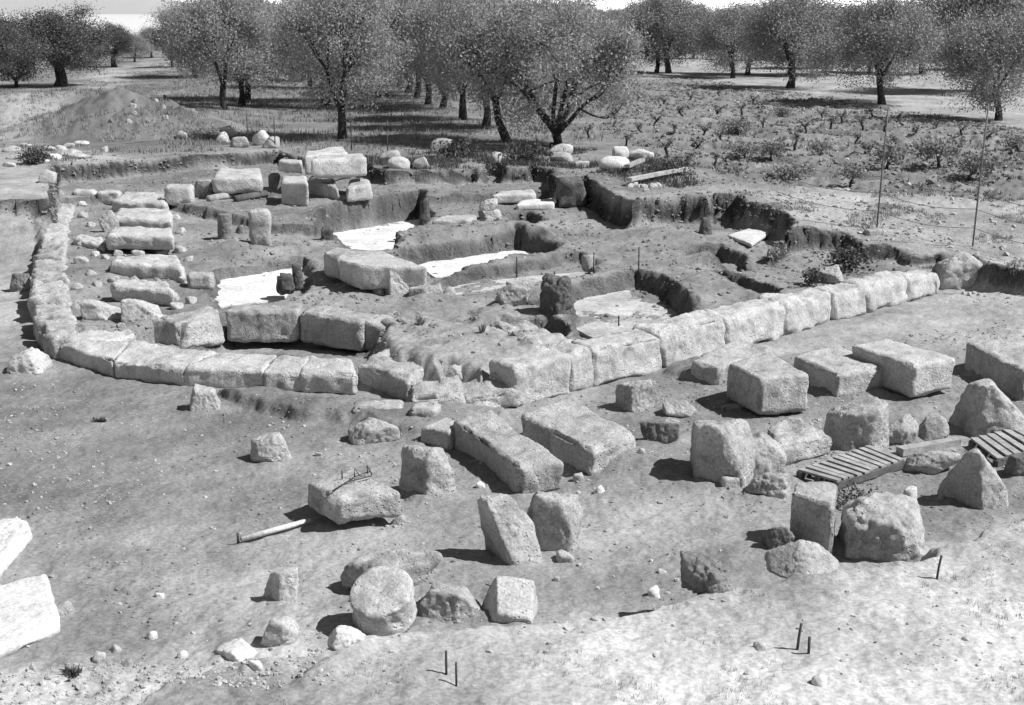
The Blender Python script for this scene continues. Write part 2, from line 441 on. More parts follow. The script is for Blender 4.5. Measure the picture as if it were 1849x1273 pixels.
# ------------------------------------------------------------------ ground mesh
def build_ground():
    a = np.concatenate([np.linspace(-75, -26.2, 50), np.linspace(-26, 26, 920), np.linspace(26.2, 75, 50)])
    a = np.radians(a)
    ds = [2.0]
    while ds[-1] < 430:
        d = ds[-1]
        s = d * d / (5 * 1329) * 1.15
        if d < 8: s = .05
        s = min(max(s, .017), 6)
        if 17 < d < 36: s *= .55
        elif d < 54 and d > 17: s *= .36
        ds.append(d + s)
    ds = np.array(ds)
    A, D = np.meshgrid(a, ds)
    x = (np.sin(A) * D).ravel(); y = (np.cos(A) * D).ravel()
    h = ground_h(x, y)
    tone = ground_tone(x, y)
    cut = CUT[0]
    sel = cut > .02
    pz = np.stack([x[sel], y[sel], h[sel]], 1)
    x[sel] += cut[sel] * .13 * fbm(pz / .18, 3, 201); y[sel] += cut[sel] * .13 * fbm(pz / .18, 3, 203)
    nr, nc = len(ds), len(a)
    idx = np.arange(nr * nc).reshape(nr, nc)
    q = np.stack([idx[:-1, :-1].ravel(), idx[:-1, 1:].ravel(), idx[1:, 1:].ravel(), idx[1:, :-1].ravel()], 1)
    me = mesh_from('ground', np.stack([x, y, h], 1), q, M_GROUND)
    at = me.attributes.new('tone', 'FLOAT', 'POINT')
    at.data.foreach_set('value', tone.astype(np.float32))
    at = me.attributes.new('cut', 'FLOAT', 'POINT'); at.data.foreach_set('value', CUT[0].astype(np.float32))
    o = struct(link('ground', me))
    print('ground verts', nr * nc)

def plaster(pts, z, mat, seed, label):
    poly = pw(pts, z)
    n = len(poly); V = []
    for i in range(n):
        p, q = np.array(poly[i]), np.array(poly[(i + 1) % n])
        for k in range(14):
            V.append(p + (q - p) * k / 14)
    V = np.array(V)
    V = V.mean(0) + (V - V.mean(0)) * 1.10
    V += .03 * np.stack([n2(V[:, 0], V[:, 1], .25, 2, seed), n2(V[:, 0], V[:, 1], .25, 2, seed + 9)], 1)
    c = V.mean(0)
    top = [(v[0], v[1], z) for v in V]; bot = [(v[0], v[1], z - .05) for v in V]
    m = len(top)
    F_ = [tuple(range(m))] + [(i, (i + 1) % m, m + (i + 1) % m, m + i) for i in range(m)]
    F_ = [F_[0]] + [(f[0], f[3], f[2], f[1]) for f in F_[1:]]
    o = struct(link('plaster_floor', mesh_from('plaster_floor', top + bot, F_, mat, False)))
    o['label'] = label
plaster([(596, 412), (757, 398), (775, 404), (745, 436), (700, 458), (640, 458), (612, 436)], -.185, M_PLAST, 1, 'bright white plaster floor in the middle pit')
plaster([(765, 478), (800, 466), (945, 445), (985, 452), (880, 480), (800, 503)], -.045, M_PLAST, 2, 'long white plaster strip between two soil ridges')
plaster([(790, 526), (830, 515), (950, 500), (1045, 492), (1040, 500), (940, 514), (830, 530)], .165, M_PLAST2, 3, 'narrow pale plaster strip behind the earth pillar')
plaster([(402, 496), (482, 484), (540, 476), (535, 505), (505, 536), (402, 550), (390, 522)], .155, M_PLAST, 4, 'white plaster floor beside the left block row')
plaster([(1035, 545), (1140, 525), (1200, 548), (1238, 566), (1160, 590), (1075, 605), (1045, 590)], .02, M_PLAST2, 5, 'dusty plaster floor behind the right wall')

# ------------------------------------------------------------------ stones
def cube_grid(nu, nv, nw):
    idx = {}; V = []; Fc = []
    def vid(i, j, k):
        key = (i, j, k)
        if key not in idx:
            idx[key] = len(V); V.append((2 * i / nu - 1, 2 * j / nv - 1, 2 * k / nw - 1))
        return idx[key]
    for i in range(nu):
        for j in range(nv):
            Fc.append((vid(i, j, nw), vid(i + 1, j, nw), vid(i + 1, j + 1, nw), vid(i, j + 1, nw)))
            Fc.append((vid(i, j, 0), vid(i, j + 1, 0), vid(i + 1, j + 1, 0), vid(i + 1, j, 0)))
    for i in range(nu):
        for k in range(nw):
            Fc.append((vid(i, 0, k), vid(i + 1, 0, k), vid(i + 1, 0, k + 1), vid(i, 0, k + 1)))
            Fc.append((vid(i, nv, k), vid(i, nv, k + 1), vid(i + 1, nv, k + 1), vid(i + 1, nv, k)))
    for j in range(nv):
        for k in range(nw):
            Fc.append((vid(0, j, k), vid(0, j, k + 1), vid(0, j + 1, k + 1), vid(0, j + 1, k)))
            Fc.append((vid(nu, j, k), vid(nu, j + 1, k), vid(nu, j + 1, k + 1), vid(nu, j, k + 1)))
    return np.array(V), np.array(Fc)

SEED = [100]
def hexmesh(name, C8, mat, rnd=.05, rough=.02, res=.04, chip=.04):
    """rough hewn block through eight corners: bottom 4 (counter-clockwise), top 4"""
    SEED[0] += 1; sd = SEED[0]
    C8 = np.array(C8, float)
    ex = (np.linalg.norm(C8[1] - C8[0]) + np.linalg.norm(C8[2] - C8[3])) / 2
    ey = (np.linalg.norm(C8[3] - C8[0]) + np.linalg.norm(C8[2] - C8[1])) / 2
    ez = np.linalg.norm(C8[4:].mean(0) - C8[:4].mean(0))
    n = [int(min(max(round(e / res), 5), 44)) for e in (ex, ey, ez)]
    S, Fc = cube_grid(*n)
    half = np.array([ex, ey, ez]) / 2
    Q = S * half
    r = min(rnd, half.min() * .95)
    jit = 1 + .5 * vnoise(Q / .3 + sd * 3.1, sd)[:, None]
    inner = np.clip(Q, -(half - r), half - r)
    d = Q - inner
    dn = np.linalg.norm(d, axis=1, keepdims=True) + 1e-9
    Nl = d / dn
    Q = inner + r * Nl
    edge = ((np.abs(d) > r * .45).sum(1) >= 2).astype(float)
    off = sd * 7.7
    disp = rough * 1.5 * fbm(Q / .55 + off, 2, sd) + rough * 1.0 * fbm(Q / .16 + off, 3, sd + 5) 
    disp -= chip * edge * np.clip(fbm(Q / .22 + off, 2, sd + 9) + .1, 0, 1) * 1.6
    pits = np.clip(vnoise(Q / .07 + off, sd + 11) - .35, 0, 1)
    disp -= rough * 1.2 * pits
    Q = Q + Nl * disp[:, None]
    s = Q / half
    u, v, w = [(s[:, k] + 1) / 2 for k in range(3)]
    def bil(c):
        return ((1 - u) * (1 - v))[:, None] * c[0] + (u * (1 - v))[:, None] * c[1] + (u * v)[:, None] * c[2] + ((1 - u) * v)[:, None] * c[3]
    V = bil(C8[:4]) * (1 - w)[:, None] + bil(C8[4:]) * w[:, None]
    base = np.array([C8[:, 0].mean(), C8[:, 1].mean(), C8[:4, 2].min()])
    return mesh_from(name, V - base, Fc, mat), base

def res_at(p):
    return float(np.clip(np.hypot(p[0], p[1]) * .0021, .022, .09))

def hexobj(name, C8, mat, label=None, cat=None, parent=None, group=None, **k):
    k.setdefault('res', res_at(C8[0]))
    me, base = hexmesh(name, C8, mat, **k)
    if parent:
        o = link(name, me, tuple(base - np.array(parent.location)), parent)
        if label: o['label'] = label
    else:
        o = link(name, me, tuple(base)); tag(o, label, cat, group)
    return o

def quad_block(name, quad, by, mat, label=None, cat='stone block', parent=None, zg=None, bury=.03, front=3, batter=.0, lift=0.0, group=None, tilt=0.0, **k):
    """quad: photo positions of the top face (left, back, right, front); by: photo row of the foot of corner `front`"""
    fx, fy = quad[front]
    # foot of the front corner lies straight below it: iterate for x
    bx = fx
    for it in range(4):
        g = ghit(bx, by) if zg is None else P(bx, by, zg)
        zt = z_above(g, fy)
        bx += fx - proj((g[0], g[1], zt))[0]
    zb = g[2]
    top = [P(a, b, zt) for a, b in quad]
    # order counter-clockwise seen from above: front, right, back, left
    L_, B_, R_, F_ = top
    if g[1] < 20 and not lift and zt - zb > .28:
        cc = (L_ + B_ + R_ + F_) / 4
        for a_ in (.25, .5, .75):
            e0 = (L_ + B_) / 2 * (1 - a_) + (R_ + F_) / 2 * a_; SKIRTS.append((e0[0], e0[1], np.linalg.norm(L_ - B_) * .5))
    ring = [F_, R_, B_, L_]
    c = sum(ring) / 4
    bot = []
    for p in ring:
        q = c + (p - c) * (1 + batter); bot.append(np.array([q[0], q[1], zb + lift - bury]))
    return hexobj(name, bot + ring, mat, label, cat, parent, group, **k)

def seg_wall(name, f0, f1, h0, h1, t0, t1, z, mat, parent, zb0=None, top_in=.0, bury=.06, lap=.035, **k):
    """wall block between two foot positions of its front face"""
    a, b = P(*f0, z), P(*f1, z)
    e = (b - a); e /= np.linalg.norm(e[:2])
    a = a - e * lap; b = b + e * lap
    n = np.array([-e[1], e[0], 0])
    if n[1] < 0: n = -n
    dz = np.array([0, 0, 1.0])
    bot = [a - dz * bury, b - dz * bury, b + n * t1 - dz * bury, a + n * t0 - dz * bury]
    top = [a + n * top_in + dz * h0, b + n * top_in + dz * h1, b + n * t1 + dz * h1, a + n * t0 + dz * h0]
    return hexobj(name, bot + top, mat, None, None, parent, **k)

SPH_V, SPH_F = cube_grid(30, 30, 30)
SPH_V = SPH_V * (1 - .22 * (1 - SPH_V ** 2)) if False else SPH_V
SPH_U = SPH_V / np.linalg.norm(SPH_V, axis=1, keepdims=True)
SML_V, SML_F = cube_grid(7, 7, 7)
SML_U = SML_V / np.linalg.norm(SML_V, axis=1, keepdims=True)

def rock_verts(U, seed, size, k=9, planes=None, npl=11, rough=.03, flat=.55):
    k = k * 1.5
    r_ = np.random.default_rng(seed)
    pl = []
    if planes:
        for nx, ny, nz, dd in planes:
            v = np.array([nx, ny, nz], float); pl.append((v / np.linalg.norm(v), dd))
        for i in range(4):
            v = r_.normal(size=3); v[2] = abs(v[2]); v /= np.linalg.norm(v); pl.append((v, r_.uniform(.92, 1.08)))
    else:
        for i in range(npl):
            v = r_.normal(size=3); v /= np.linalg.norm(v); pl.append((v, r_.uniform(.66, 1.0)))
    pl += [(np.array([0, 0, -1.]), flat)]
    pl += [(np.array(v, float), 1.05) for v in ((1, 0, 0), (-1, 0, 0), (0, 1, 0), (0, -1, 0), (0, 0, 1))]
    acc = 0
    for n, dd in pl:
        acc = acc + np.clip(U @ n / dd, 0, None) ** k
    V = U * (acc ** (-1.0 / k))[:, None]
    lo, hi = V.min(0), V.max(0)
    V = (V - (lo + hi) / 2) / ((hi - lo) / 2)
    V = V * (np.array(size) / 2)
    s = float(np.mean(size))
    N = V / (np.linalg.norm(V, axis=1, keepdims=True) + 1e-9)
    V = V + N * (rough * s * (1.3 * fbm(V / (s * .38) + seed, 3, seed) + .9 * fbm(V / (s * .11) + seed, 2, seed + 3) - .9 * np.clip(vnoise(V / (s * .09) + seed, seed + 7) - .3, 0, 1)))[:, None]
    V[:, 2] -= V[:, 2].min()
    return V

def boulder(name, bb, mat, label, cat='boulder', depth=.8, yaw=0.0, zg=None, bury=.05, group=None, parent=None, k=15, planes=None, rough=.04, npl=14, small=False, lean=0.0, hmul=1.0, flat=.55):
    """loose stone filling the photo box bb = x0,y0,x1,y1"""
    SEED[0] += 1
    x0, y0, x1, y1 = bb
    xc = (x0 + x1) / 2
    g = ghit(xc, y1 - 2) if zg is None else P(xc, y1 - 2, zg)
    dist = math.hypot(g[1], H - g[2])
    phi = math.atan2(H - g[2], g[1])
    w = (x1 - x0) * dist / F
    d = w * depth
    hh = ((y1 - y0) * dist / F - d * math.sin(phi) * .75) / math.cos(phi)
    hh = max(hh, .22 * w) * hmul
    c = g + np.array([g[0] / g[1] * d * .42, d * .42, 0])
    cs, sn = abs(math.cos(yaw)), abs(math.sin(yaw))
    wl = w / (cs + depth * sn)
    size = (wl, wl * depth, hh * (1 + bury / max(hh, .05)))
    U, Fc = (SML_U, SML_F) if small else (SPH_U, SPH_F)
    V = rock_verts(U, SEED[0], size, k, planes, npl, rough, flat)
    if lean:
        V[:, 0] += lean * (V[:, 2] - hh / 2)
    ca, sa = math.cos(yaw), math.sin(yaw)
    if g[1] < 26 and (x1 - x0) > 40: SKIRTS.append((c[0], c[1], wl * .5 * (1 + depth) / 2))
    V = np.stack([V[:, 0] * ca - V[:, 1] * sa, V[:, 0] * sa + V[:, 1] * ca, V[:, 2]], 1)
    loc = np.array([c[0], c[1], g[2] - bury])
    me = mesh_from(name, V, Fc, mat)
    if parent:
        o = link(name, me, tuple(loc - np.array(parent.location)), parent)
        if label: o['label'] = label
        return o
    return tag(link(name, me, tuple(loc)), label, cat, group)

def box_stone(name, bb, depth, yaw, mat, label, cat='stone block', zg=None, bury=.03, group=None, taper=0.0, **k):
    """squared stone filling the photo box bb, turned by yaw"""
    x0, y0, x1, y1 = bb
    xc = (x0 + x1) / 2
    g = ghit(xc, y1 - 1) if zg is None else P(xc, y1 - 1, zg)
    dist = math.hypot(g[1], H - g[2]); phi = math.atan2(H - g[2], g[1])
    W = (x1 - x0) * dist / F
    cs, sn = abs(math.cos(yaw)), abs(math.sin(yaw))
    w = W / (cs + depth * sn); d = w * depth
    ext = w * sn + d * cs
    hh = max(((y1 - y0) * dist / F - ext * math.sin(phi)) / math.cos(phi), .12 * W)
    c = g + np.array([g[0] / g[1] * ext / 2, ext / 2, 0])
    ca, sa = math.cos(yaw), math.sin(yaw)
    def cor(sx, sy, z, m=1.0):
        a, b = sx * w / 2 * m, sy * d / 2 * m
        return np.array([c[0] + a * ca - b * sa, c[1] + a * sa + b * ca, z])
    zb, zt = g[2] - bury, g[2] + hh
    C8 = [cor(-1, -1, zb), cor(1, -1, zb), cor(1, 1, zb), cor(-1, 1, zb)] + [cor(a, b, zt, 1 - taper) for a, b in ((-1, -1), (1, -1), (1, 1), (-1, 1))]
    return hexobj(name, C8, mat, label, cat, None, group, **k)

# ------------------------------------------------------------------ foreground blocks and boulders
QB = quad_block
wired = QB('stone_block', [(551, 868), (636, 845), (731, 886), (603, 898)], 963, M_STONE, 'squared stone block with rusty wire bits lying on its top, a white pipe beside it', lift=.09, bury=0, rnd=.06, rough=.025)
QB('stone_block', [(818, 757), (886, 742), (1018, 834), (938, 843)], 894, M_STONE, 'long pale stone block at the left of two lying parallel, a jagged right edge', rnd=.04, rough=.03, chip=.07)
QB('stone_block', [(937, 747), (1022, 717), (1152, 782), (1068, 812)], 862, M_STONE, 'long stone block at the right of two lying parallel, smooth top with rounded near end', rnd=.07, rough=.02)
QB('stone_block', [(755, 769), (806, 750), (840, 764), (812, 778)], 812, M_STONE, 'small squared block tucked behind the left one of the two long parallel blocks', rnd=.05)
QB('stone_block', [(1247, 652), (1338, 607), (1396, 630), (1296, 662)], 699, M_STONE, 'block close to the right wall, half hidden behind the dark sided block', rnd=.06, rough=.025)
QB('stone_block', [(1312, 654), (1394, 637), (1463, 675), (1372, 683)], 757, M_STONE, 'big squared block with broad pitted front, leftmost of the four on the right', lift=.04, bury=0, rnd=.04, rough=.02)
QB('stone_block', [(1432, 642), (1512, 621), (1603, 661), (1512, 675)], 720, M_STONE, 'squared block second in the row on the right, between two larger squared blocks', rnd=.04, rough=.02)
QB('stone_block', [(1537, 623), (1598, 610), (1726, 647), (1650, 660)], 725, M_PALE, 'clean cut pale block raised on a dark gap, third in the row on the right', lift=.05, bury=0, rnd=.03, rough=.015)
QB('stone_block', [(1745, 620), (1802, 605), (1935, 655), (1850, 670)], 726, M_STONE, 'large block with dark front cut by the right edge of the photo', rnd=.04, rough=.03)
QB('stone_block', [(1383, 768), (1422, 749), (1511, 783), (1405, 806)], 850, M_STONE, 'block with broken top and smooth dark front at the left end of the pallet', rnd=.06, rough=.035, bury=.0)
QB('stone_block', [(1427, 888), (1440, 868), (1513, 872), (1505, 915)], 1012, M_STONE, 'tall upright squared block standing behind the wedge stone on the right', rnd=.03, rough=.02)
QB('stone_block', [(604, 1012), (690, 990), (797, 997), (680, 1022)], 1074, M_STONE, 'long broken block with dark left end behind the round column drum', rnd=.07, rough=.045)
QB('stone_block', [(611, 467), (684, 452), (774, 482), (647, 479)], 534, M_PALE, 'largest block in the middle of the dig, propped up over its own shadow', lift=.12, bury=0, zg=ZI, rnd=.05, rough=.02)
QB('stone_block', [(583, 457), (604, 445), (700, 454), (613, 467)], 516, M_STONE, 'block lying directly behind the propped up block in the middle', lift=.08, bury=0, zg=ZI, rnd=.06, rough=.03)

B = boulder
B('boulder', (719, 799, 831, 907), M_STONE, 'rounded boulder with dark left side between the wired block and the long block', depth=.8, yaw=.2, planes=[(-1, -.55, -.02, .68), (.5, -1, .15, .8), (1, .2, .3, .8), (.1, .2, 1, .8), (-.5, -.4, .9, .88), (.7, -.3, .75, .85), (0, 1, .2, .85)], k=9, rough=.04)
B('boulder', (628, 756, 724, 806), M_STONE, 'low dark fronted stone in front of the two step blocks', depth=.55, yaw=.08, k=10, flat=.7)
B('boulder', (452, 782, 528, 840), M_STONE, 'rounded stone alone on bare earth left of the low dark fronted stone', depth=.7, k=8)
B('boulder', (338, 695, 403, 748), M_STONE, 'small stone with a pointed top near the lower front wall', depth=.8, planes=[(-1, -.2, .25, .55), (.2, -1, .3, .7), (1, .1, .3, .8), (.3, 1, .4, .8), (.1, -.2, 1, .75)], k=12)
B('boulder', (868, 897, 970, 1024), M_STONE, 'leaning slab like stone with bright face beside a rounded boulder', depth=.75, planes=[(-1, -.4, -.1, .5), (.55, -.62, .55, .5), (1, .1, -.02, .8), (-.1, .1, 1, .88), (.2, 1, .2, .7), (.8, 0, .8, .72)], k=14, lean=-.18)
B('boulder', (930, 879, 1071, 1006), M_STONE, 'large rounded boulder with dark front right of the leaning slab stone', depth=.8, yaw=.25, planes=[(-.55, -1, -.1, .62), (.9, -.5, .2, .7), (.1, .1, 1, .72), (-1, .2, .3, .8), (.3, 1, .4, .8)], k=9)
B('boulder', (742, 1048, 880, 1130), M_STONE, 'angular stone between the round drum and a smooth wedge shaped stone', depth=.8, yaw=-.3, rough=.04)
B('boulder', (868, 1041, 973, 1132), M_PALE, 'smooth pale wedge shaped stone at the edge of the near bank', depth=.9, planes=[(.12, -.5, .85, .36), (-.9, -.3, .45, .6), (1, -.15, .1, .8), (-.1, -1, -.35, .74), (0, 1, .4, .7)], k=14, rough=.02)
B('boulder', (478, 1026, 545, 1096), M_PALE, 'small pale stone standing on end left of the broken block', depth=.7, planes=[(-.8, -.5, -.1, .5), (.2, -.8, .5, .6), (1, .1, .3, .7), (0, 1, .3, .7), (-.2, 0, 1, .8)], k=12, lean=.3)
B('boulder', (474, 1112, 540, 1179), M_PALE, 'knobbly pale stone lowest of the two lone stones at lower left', depth=.8, rough=.04)
B('boulder', (392, 1158, 474, 1198), M_WHITE, 'white flat wedge of stone with a dark left tip at lower left', depth=.9, k=12)
B('boulder', (592, 1130, 664, 1176), M_WHITE, 'white rounded stone at the foot of the round drum', depth=.8, k=8)
B('boulder', (552, 1196, 612, 1232), M_WHITE, 'flat white slab lying on the near bank', depth=.8, k=12, hmul=.6)
B('boulder', (450, 1192, 476, 1214), M_WHITE, 'fist sized white stone in front of the white flat wedge', depth=.8, small=True)
QB('stone_block', [(-130, 1085), (86, 1030), (110, 1126), (-70, 1196)], 1214, M_WHITE, 'large white block with flat top at the left edge, nearest to us', rnd=.05, rough=.02)
QB('stone_block', [(-130, 958), (38, 926), (58, 958), (-30, 1050)], 1072, M_WHITE, 'white rounded block at the left edge behind the larger flat topped one', rnd=.10, rough=.03)
B('boulder', (98, 1085, 134, 1115), M_PALE, 'small stone touching the right side of the white flat topped block', depth=.9, small=True)
B('boulder', (1217, 746, 1372, 884), M_STONE, 'massive rounded boulder with sloping top left of the rough broken block', depth=.8, yaw=-.45, planes=[(-1, -.4, 0, .8), (.1, -1, -.05, .75), (.9, -.2, .55, .72), (-.1, .1, 1, .8), (0, 1, .1, .85), (1, 0, -.1, .9)], k=12, rough=.035)
B('boulder', (1330, 783, 1417, 868), M_STONE, 'knobbly boulder pressed between the massive boulder and the broken block', depth=.8, rough=.045)
B('boulder', (1488, 718, 1602, 822), M_STONE, 'rounded drum like stone with flat top sitting on the slatted pallet', depth=.85, planes=[(-.3, 0, 1, .75), (-1, -.4, .05, .7), (-.2, -1, 0, .72), (.8, -.7, 0, .75), (1, .3, .1, .75), (0, 1, .1, .75)], k=8, rough=.03)
B('boulder', (1590, 746, 1656, 812), M_STONE, 'small boulder right of the drum like stone on the pallet', depth=.8, rough=.035)
B('boulder', (1650, 744, 1711, 805), M_STONE, 'small rounded boulder left of the big pyramid shaped stone', depth=.8, rough=.03, k=8)
B('boulder', (1724, 683, 1850, 794), M_STONE, 'big pyramid shaped stone at the right edge, on timber slats', depth=.8, planes=[(-1, -.2, .22, .68), (.75, -.1, .8, .62), (-.15, -1, .08, .7), (.5, -.8, .35, .75), (-.2, .15, 1, .93), (.1, 1, .2, .8)], k=16, rough=.035)
B('boulder', (1629, 808, 1723, 859), M_STONE, 'low rounded stone lying in front of the plank near the pallet', depth=.7, k=8)
B('boulder', (1704, 803, 1815, 922), M_STONE, 'pointed stone with a dark left face, alone on pale earth at right', depth=.8, planes=[(-.85, -.55, -.02, .56), (.75, -.1, .72, .6), (.35, -1, .12, .68), (-.12, .2, 1, .92), (0, 1, .2, .75), (-.6, .4, .6, .85), (1, -.1, .1, .9)], k=16, rough=.035)
box_stone('stone_brick', (1297, 853, 1345, 888), .7, .15, M_PALE, 'small pale brick shaped stone at the foot of the massive boulder', rnd=.015, rough=.008)
B('boulder', (1343, 848, 1427, 904), M_STONE, 'rough lump of stone just right of the pale brick shaped stone', depth=.8, rough=.05)
B('boulder', (1516, 893, 1672, 1022), M_STONE, 'broad broken rock right of the tall upright block, dark hollow front', depth=.9, planes=[(-.25, -1, -.1, .68), (.25, -.1, 1, .74), (1, -.2, .1, .82), (-1, .1, .0, .88), (.6, -.7, .6, .8), (-.5, -.4, .8, .9), (0, 1, .1, .85)], k=10, rough=.05)
B('boulder', (1386, 976, 1522, 1049), M_STONE, 'wedge shaped stone in front of the tall upright block', depth=.7, planes=[(-.7, -.6, .5, .45), (.35, -.8, .75, .45), (1, -.1, .5, .7), (0, 1, .4, .6)], k=12, rough=.035)
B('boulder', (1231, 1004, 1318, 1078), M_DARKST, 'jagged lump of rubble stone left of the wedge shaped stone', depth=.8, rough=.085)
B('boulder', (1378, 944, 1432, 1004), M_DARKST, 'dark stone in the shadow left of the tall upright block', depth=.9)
B('boulder', (1626, 878, 1656, 914), M_WHITE, 'small white stone set behind the broad broken rock', depth=.8, small=True)
B('boulder', (1108, 686, 1192, 748), M_STONE, 'squarish stone with dark left face in front of the right wall', depth=.7, yaw=.4, planes=[(-1, -.2, .05, .7), (.2, -1, .05, .7), (1, .1, .1, .75), (0, .1, 1, .75), (0, 1, .1, .8)], k=13, rough=.045)
B('boulder', (1196, 724, 1262, 756), M_STONE, 'small weathered stone lying on a flat slab behind the massive boulder', depth=.7, rough=.04)
B('boulder', (1190, 750, 1225, 772), M_PALE, 'thin flat slab under the small weathered stone', depth=1.2, k=14, hmul=.7)
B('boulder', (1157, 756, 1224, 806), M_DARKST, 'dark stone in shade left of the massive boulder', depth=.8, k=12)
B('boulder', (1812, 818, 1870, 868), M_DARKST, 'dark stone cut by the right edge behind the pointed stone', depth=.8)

# column drum with its round face turned up to us
def drum(c_px, rad_px, length, label):
    g = ghit(*c_px)
    dist = math.hypot(g[1], H - g[2])
    R = rad_px * dist / F
    SEED[0] += 1; sd = SEED[0]
    nseg, prof = 84, []
    for i in range(9): prof.append((R * (.02 + .93 * i / 8), length))
    prof += [(R * .985, length - .02), (R, length - .05)]
    for i in range(1, 11): prof.append((R * (1 - .03 * i / 10), (length - .05) * (1 - i / 10)))
    prof += [(R * .6, 0.0), (R * .02, 0.0)]
    V = []
    for r, z in prof:
        for k in range(nseg):
            a = 2 * PI * k / nseg
            V.append((r * math.cos(a), r * math.sin(a), z))
    V = np.array(V)
    V += (.05 * fbm(V / .22 + sd, 3, sd) + .012 * fbm(V / .06, 2, sd))[:, None] * np.where(V[:, 2:3] > length * .97, np.array([[0, 0, 1.]]), V * np.array([[1, 1, 0]]) / R)
    Fc = []
    for i in range(len(prof) - 1):
        for k in range(nseg):
            Fc.append((i * nseg + k, (i + 1) * nseg + k, (i + 1) * nseg + (k + 1) % nseg, i * nseg + (k + 1) % nseg))
    rot = Matrix.Rotation(math.radians(-14), 4, 'Z') @ Matrix.Rotation(math.radians(26), 4, 'X')
    M3 = np.array(rot.to_3x3())
    V = V @ M3.T
    V[:, 2] -= V[:, 2].min() + .05
    o = link('column_drum', mesh_from('column_drum', V, np.array(Fc), M_PALE), (g[0], g[1] + .12, g[2]))
    return tag(o, label, 'column drum')
drum((698, 1140), 57, .34, 'round column drum tipped with its pitted disc face turned up')

# wire scraps on the first block
o0 = Vector(wired.location)
zt_w = max(v.co.z for v in wired.data.vertices) + o0.z - .012
def tube(pts, r, nseg=6):
    V, Fc = [], []
    pts = [np.array(p, float) for p in pts]
    for i, p in enumerate(pts):
        t = pts[min(i + 1, len(pts) - 1)] - pts[max(i - 1, 0)]
        t /= np.linalg.norm(t) + 1e-9
        a = np.cross(t, [0.31, .17, .93]); a /= np.linalg.norm(a) + 1e-9
        b = np.cross(t, a)
        rr = r[i] if isinstance(r, (list, tuple)) else r
        for k in range(nseg):
            an = 2 * PI * k / nseg
            V.append(p + rr * (a * math.cos(an) + b * math.sin(an)))
    for i in range(len(pts) - 1):
        for k in range(nseg):
            Fc.append((i * nseg + k, i * nseg + (k + 1) % nseg, (i + 1) * nseg + (k + 1) % nseg, (i + 1) * nseg + k))
    Fc.append(tuple(range(nseg - 1, -1, -1))); Fc.append(tuple((len(pts) - 1) * nseg + k for k in range(nseg)))
    return V, Fc
def merge(parts):
    V, Fc = [], []
    for v, f in parts:
        o = len(V); V += list(v); Fc += [tuple(i + o for i in q) for q in f]
    return V, Fc
def tubes_obj(name, lines, mat, loc, parent=None):
    loc = np.array(loc)
    parts = [tube([np.array(p) - loc for p in pts], r) for pts, r in lines]
    V, Fc = merge(parts)
    off = np.array(parent.location) if parent else 0
    return link(name, mesh_from(name, V, Fc, mat), tuple(loc - off), parent)
def wp(px, py, dz=0): 
    p = P(px, py, zt_w); p[2] += dz; return p
wl = [([wp(600, 890, .02), wp(625, 876, .03), wp(640, 872, .03), wp(672, 864, .03)], .007),
      ([wp(612, 884, .025), wp(640, 866, .03), wp(668, 858, .04)], .006),
      ([wp(618, 868, .02), wp(618, 868, .11)], .007), ([wp(640, 866, .03), wp(641, 866, .12), wp(650, 866, .04)], .007),
      ([wp(664, 860, .03), wp(663, 860, .12), wp(672, 862, .03)], .007)]
tag(tubes_obj('wire_scrap', wl, M_IRON, wp(640, 870)), 'bent rusty wires lying on top of the squared block', 'wire')
# pipe
a, b = ghit(436, 982), ghit(560, 948)
pl = tubes_obj('metal_pipe', [([a + [0, 0, .05], b + [0, 0, .05]], .028)], M_WHITE, a)
tag(pl, 'white pipe lying on the earth, one end under the wired block', 'pipe')
c = tubes_obj('pipe_stub', [([a + [-.03, 0, .0], a + [-.03, 0, .11]], .013)], M_IRON, a, pl)

# props under the raised blocks are built as stones of their own
B('prop_stone', (704, 928, 736, 952), M_STONE, 'small stone propping the right corner of the wired block', 'stone', depth=1, small=True)
B('prop_stone', (672, 520, 700, 535), M_PALE, 'pale prop stone under the propped up middle block', 'stone', depth=1, small=True, zg=ZI)
box_stone('wooden_prop', (1300, 728, 1345, 742), .4, .3, M_WOOD, 'short plank under the leftmost block of the row on the right', 'plank', rnd=.008, rough=.003)

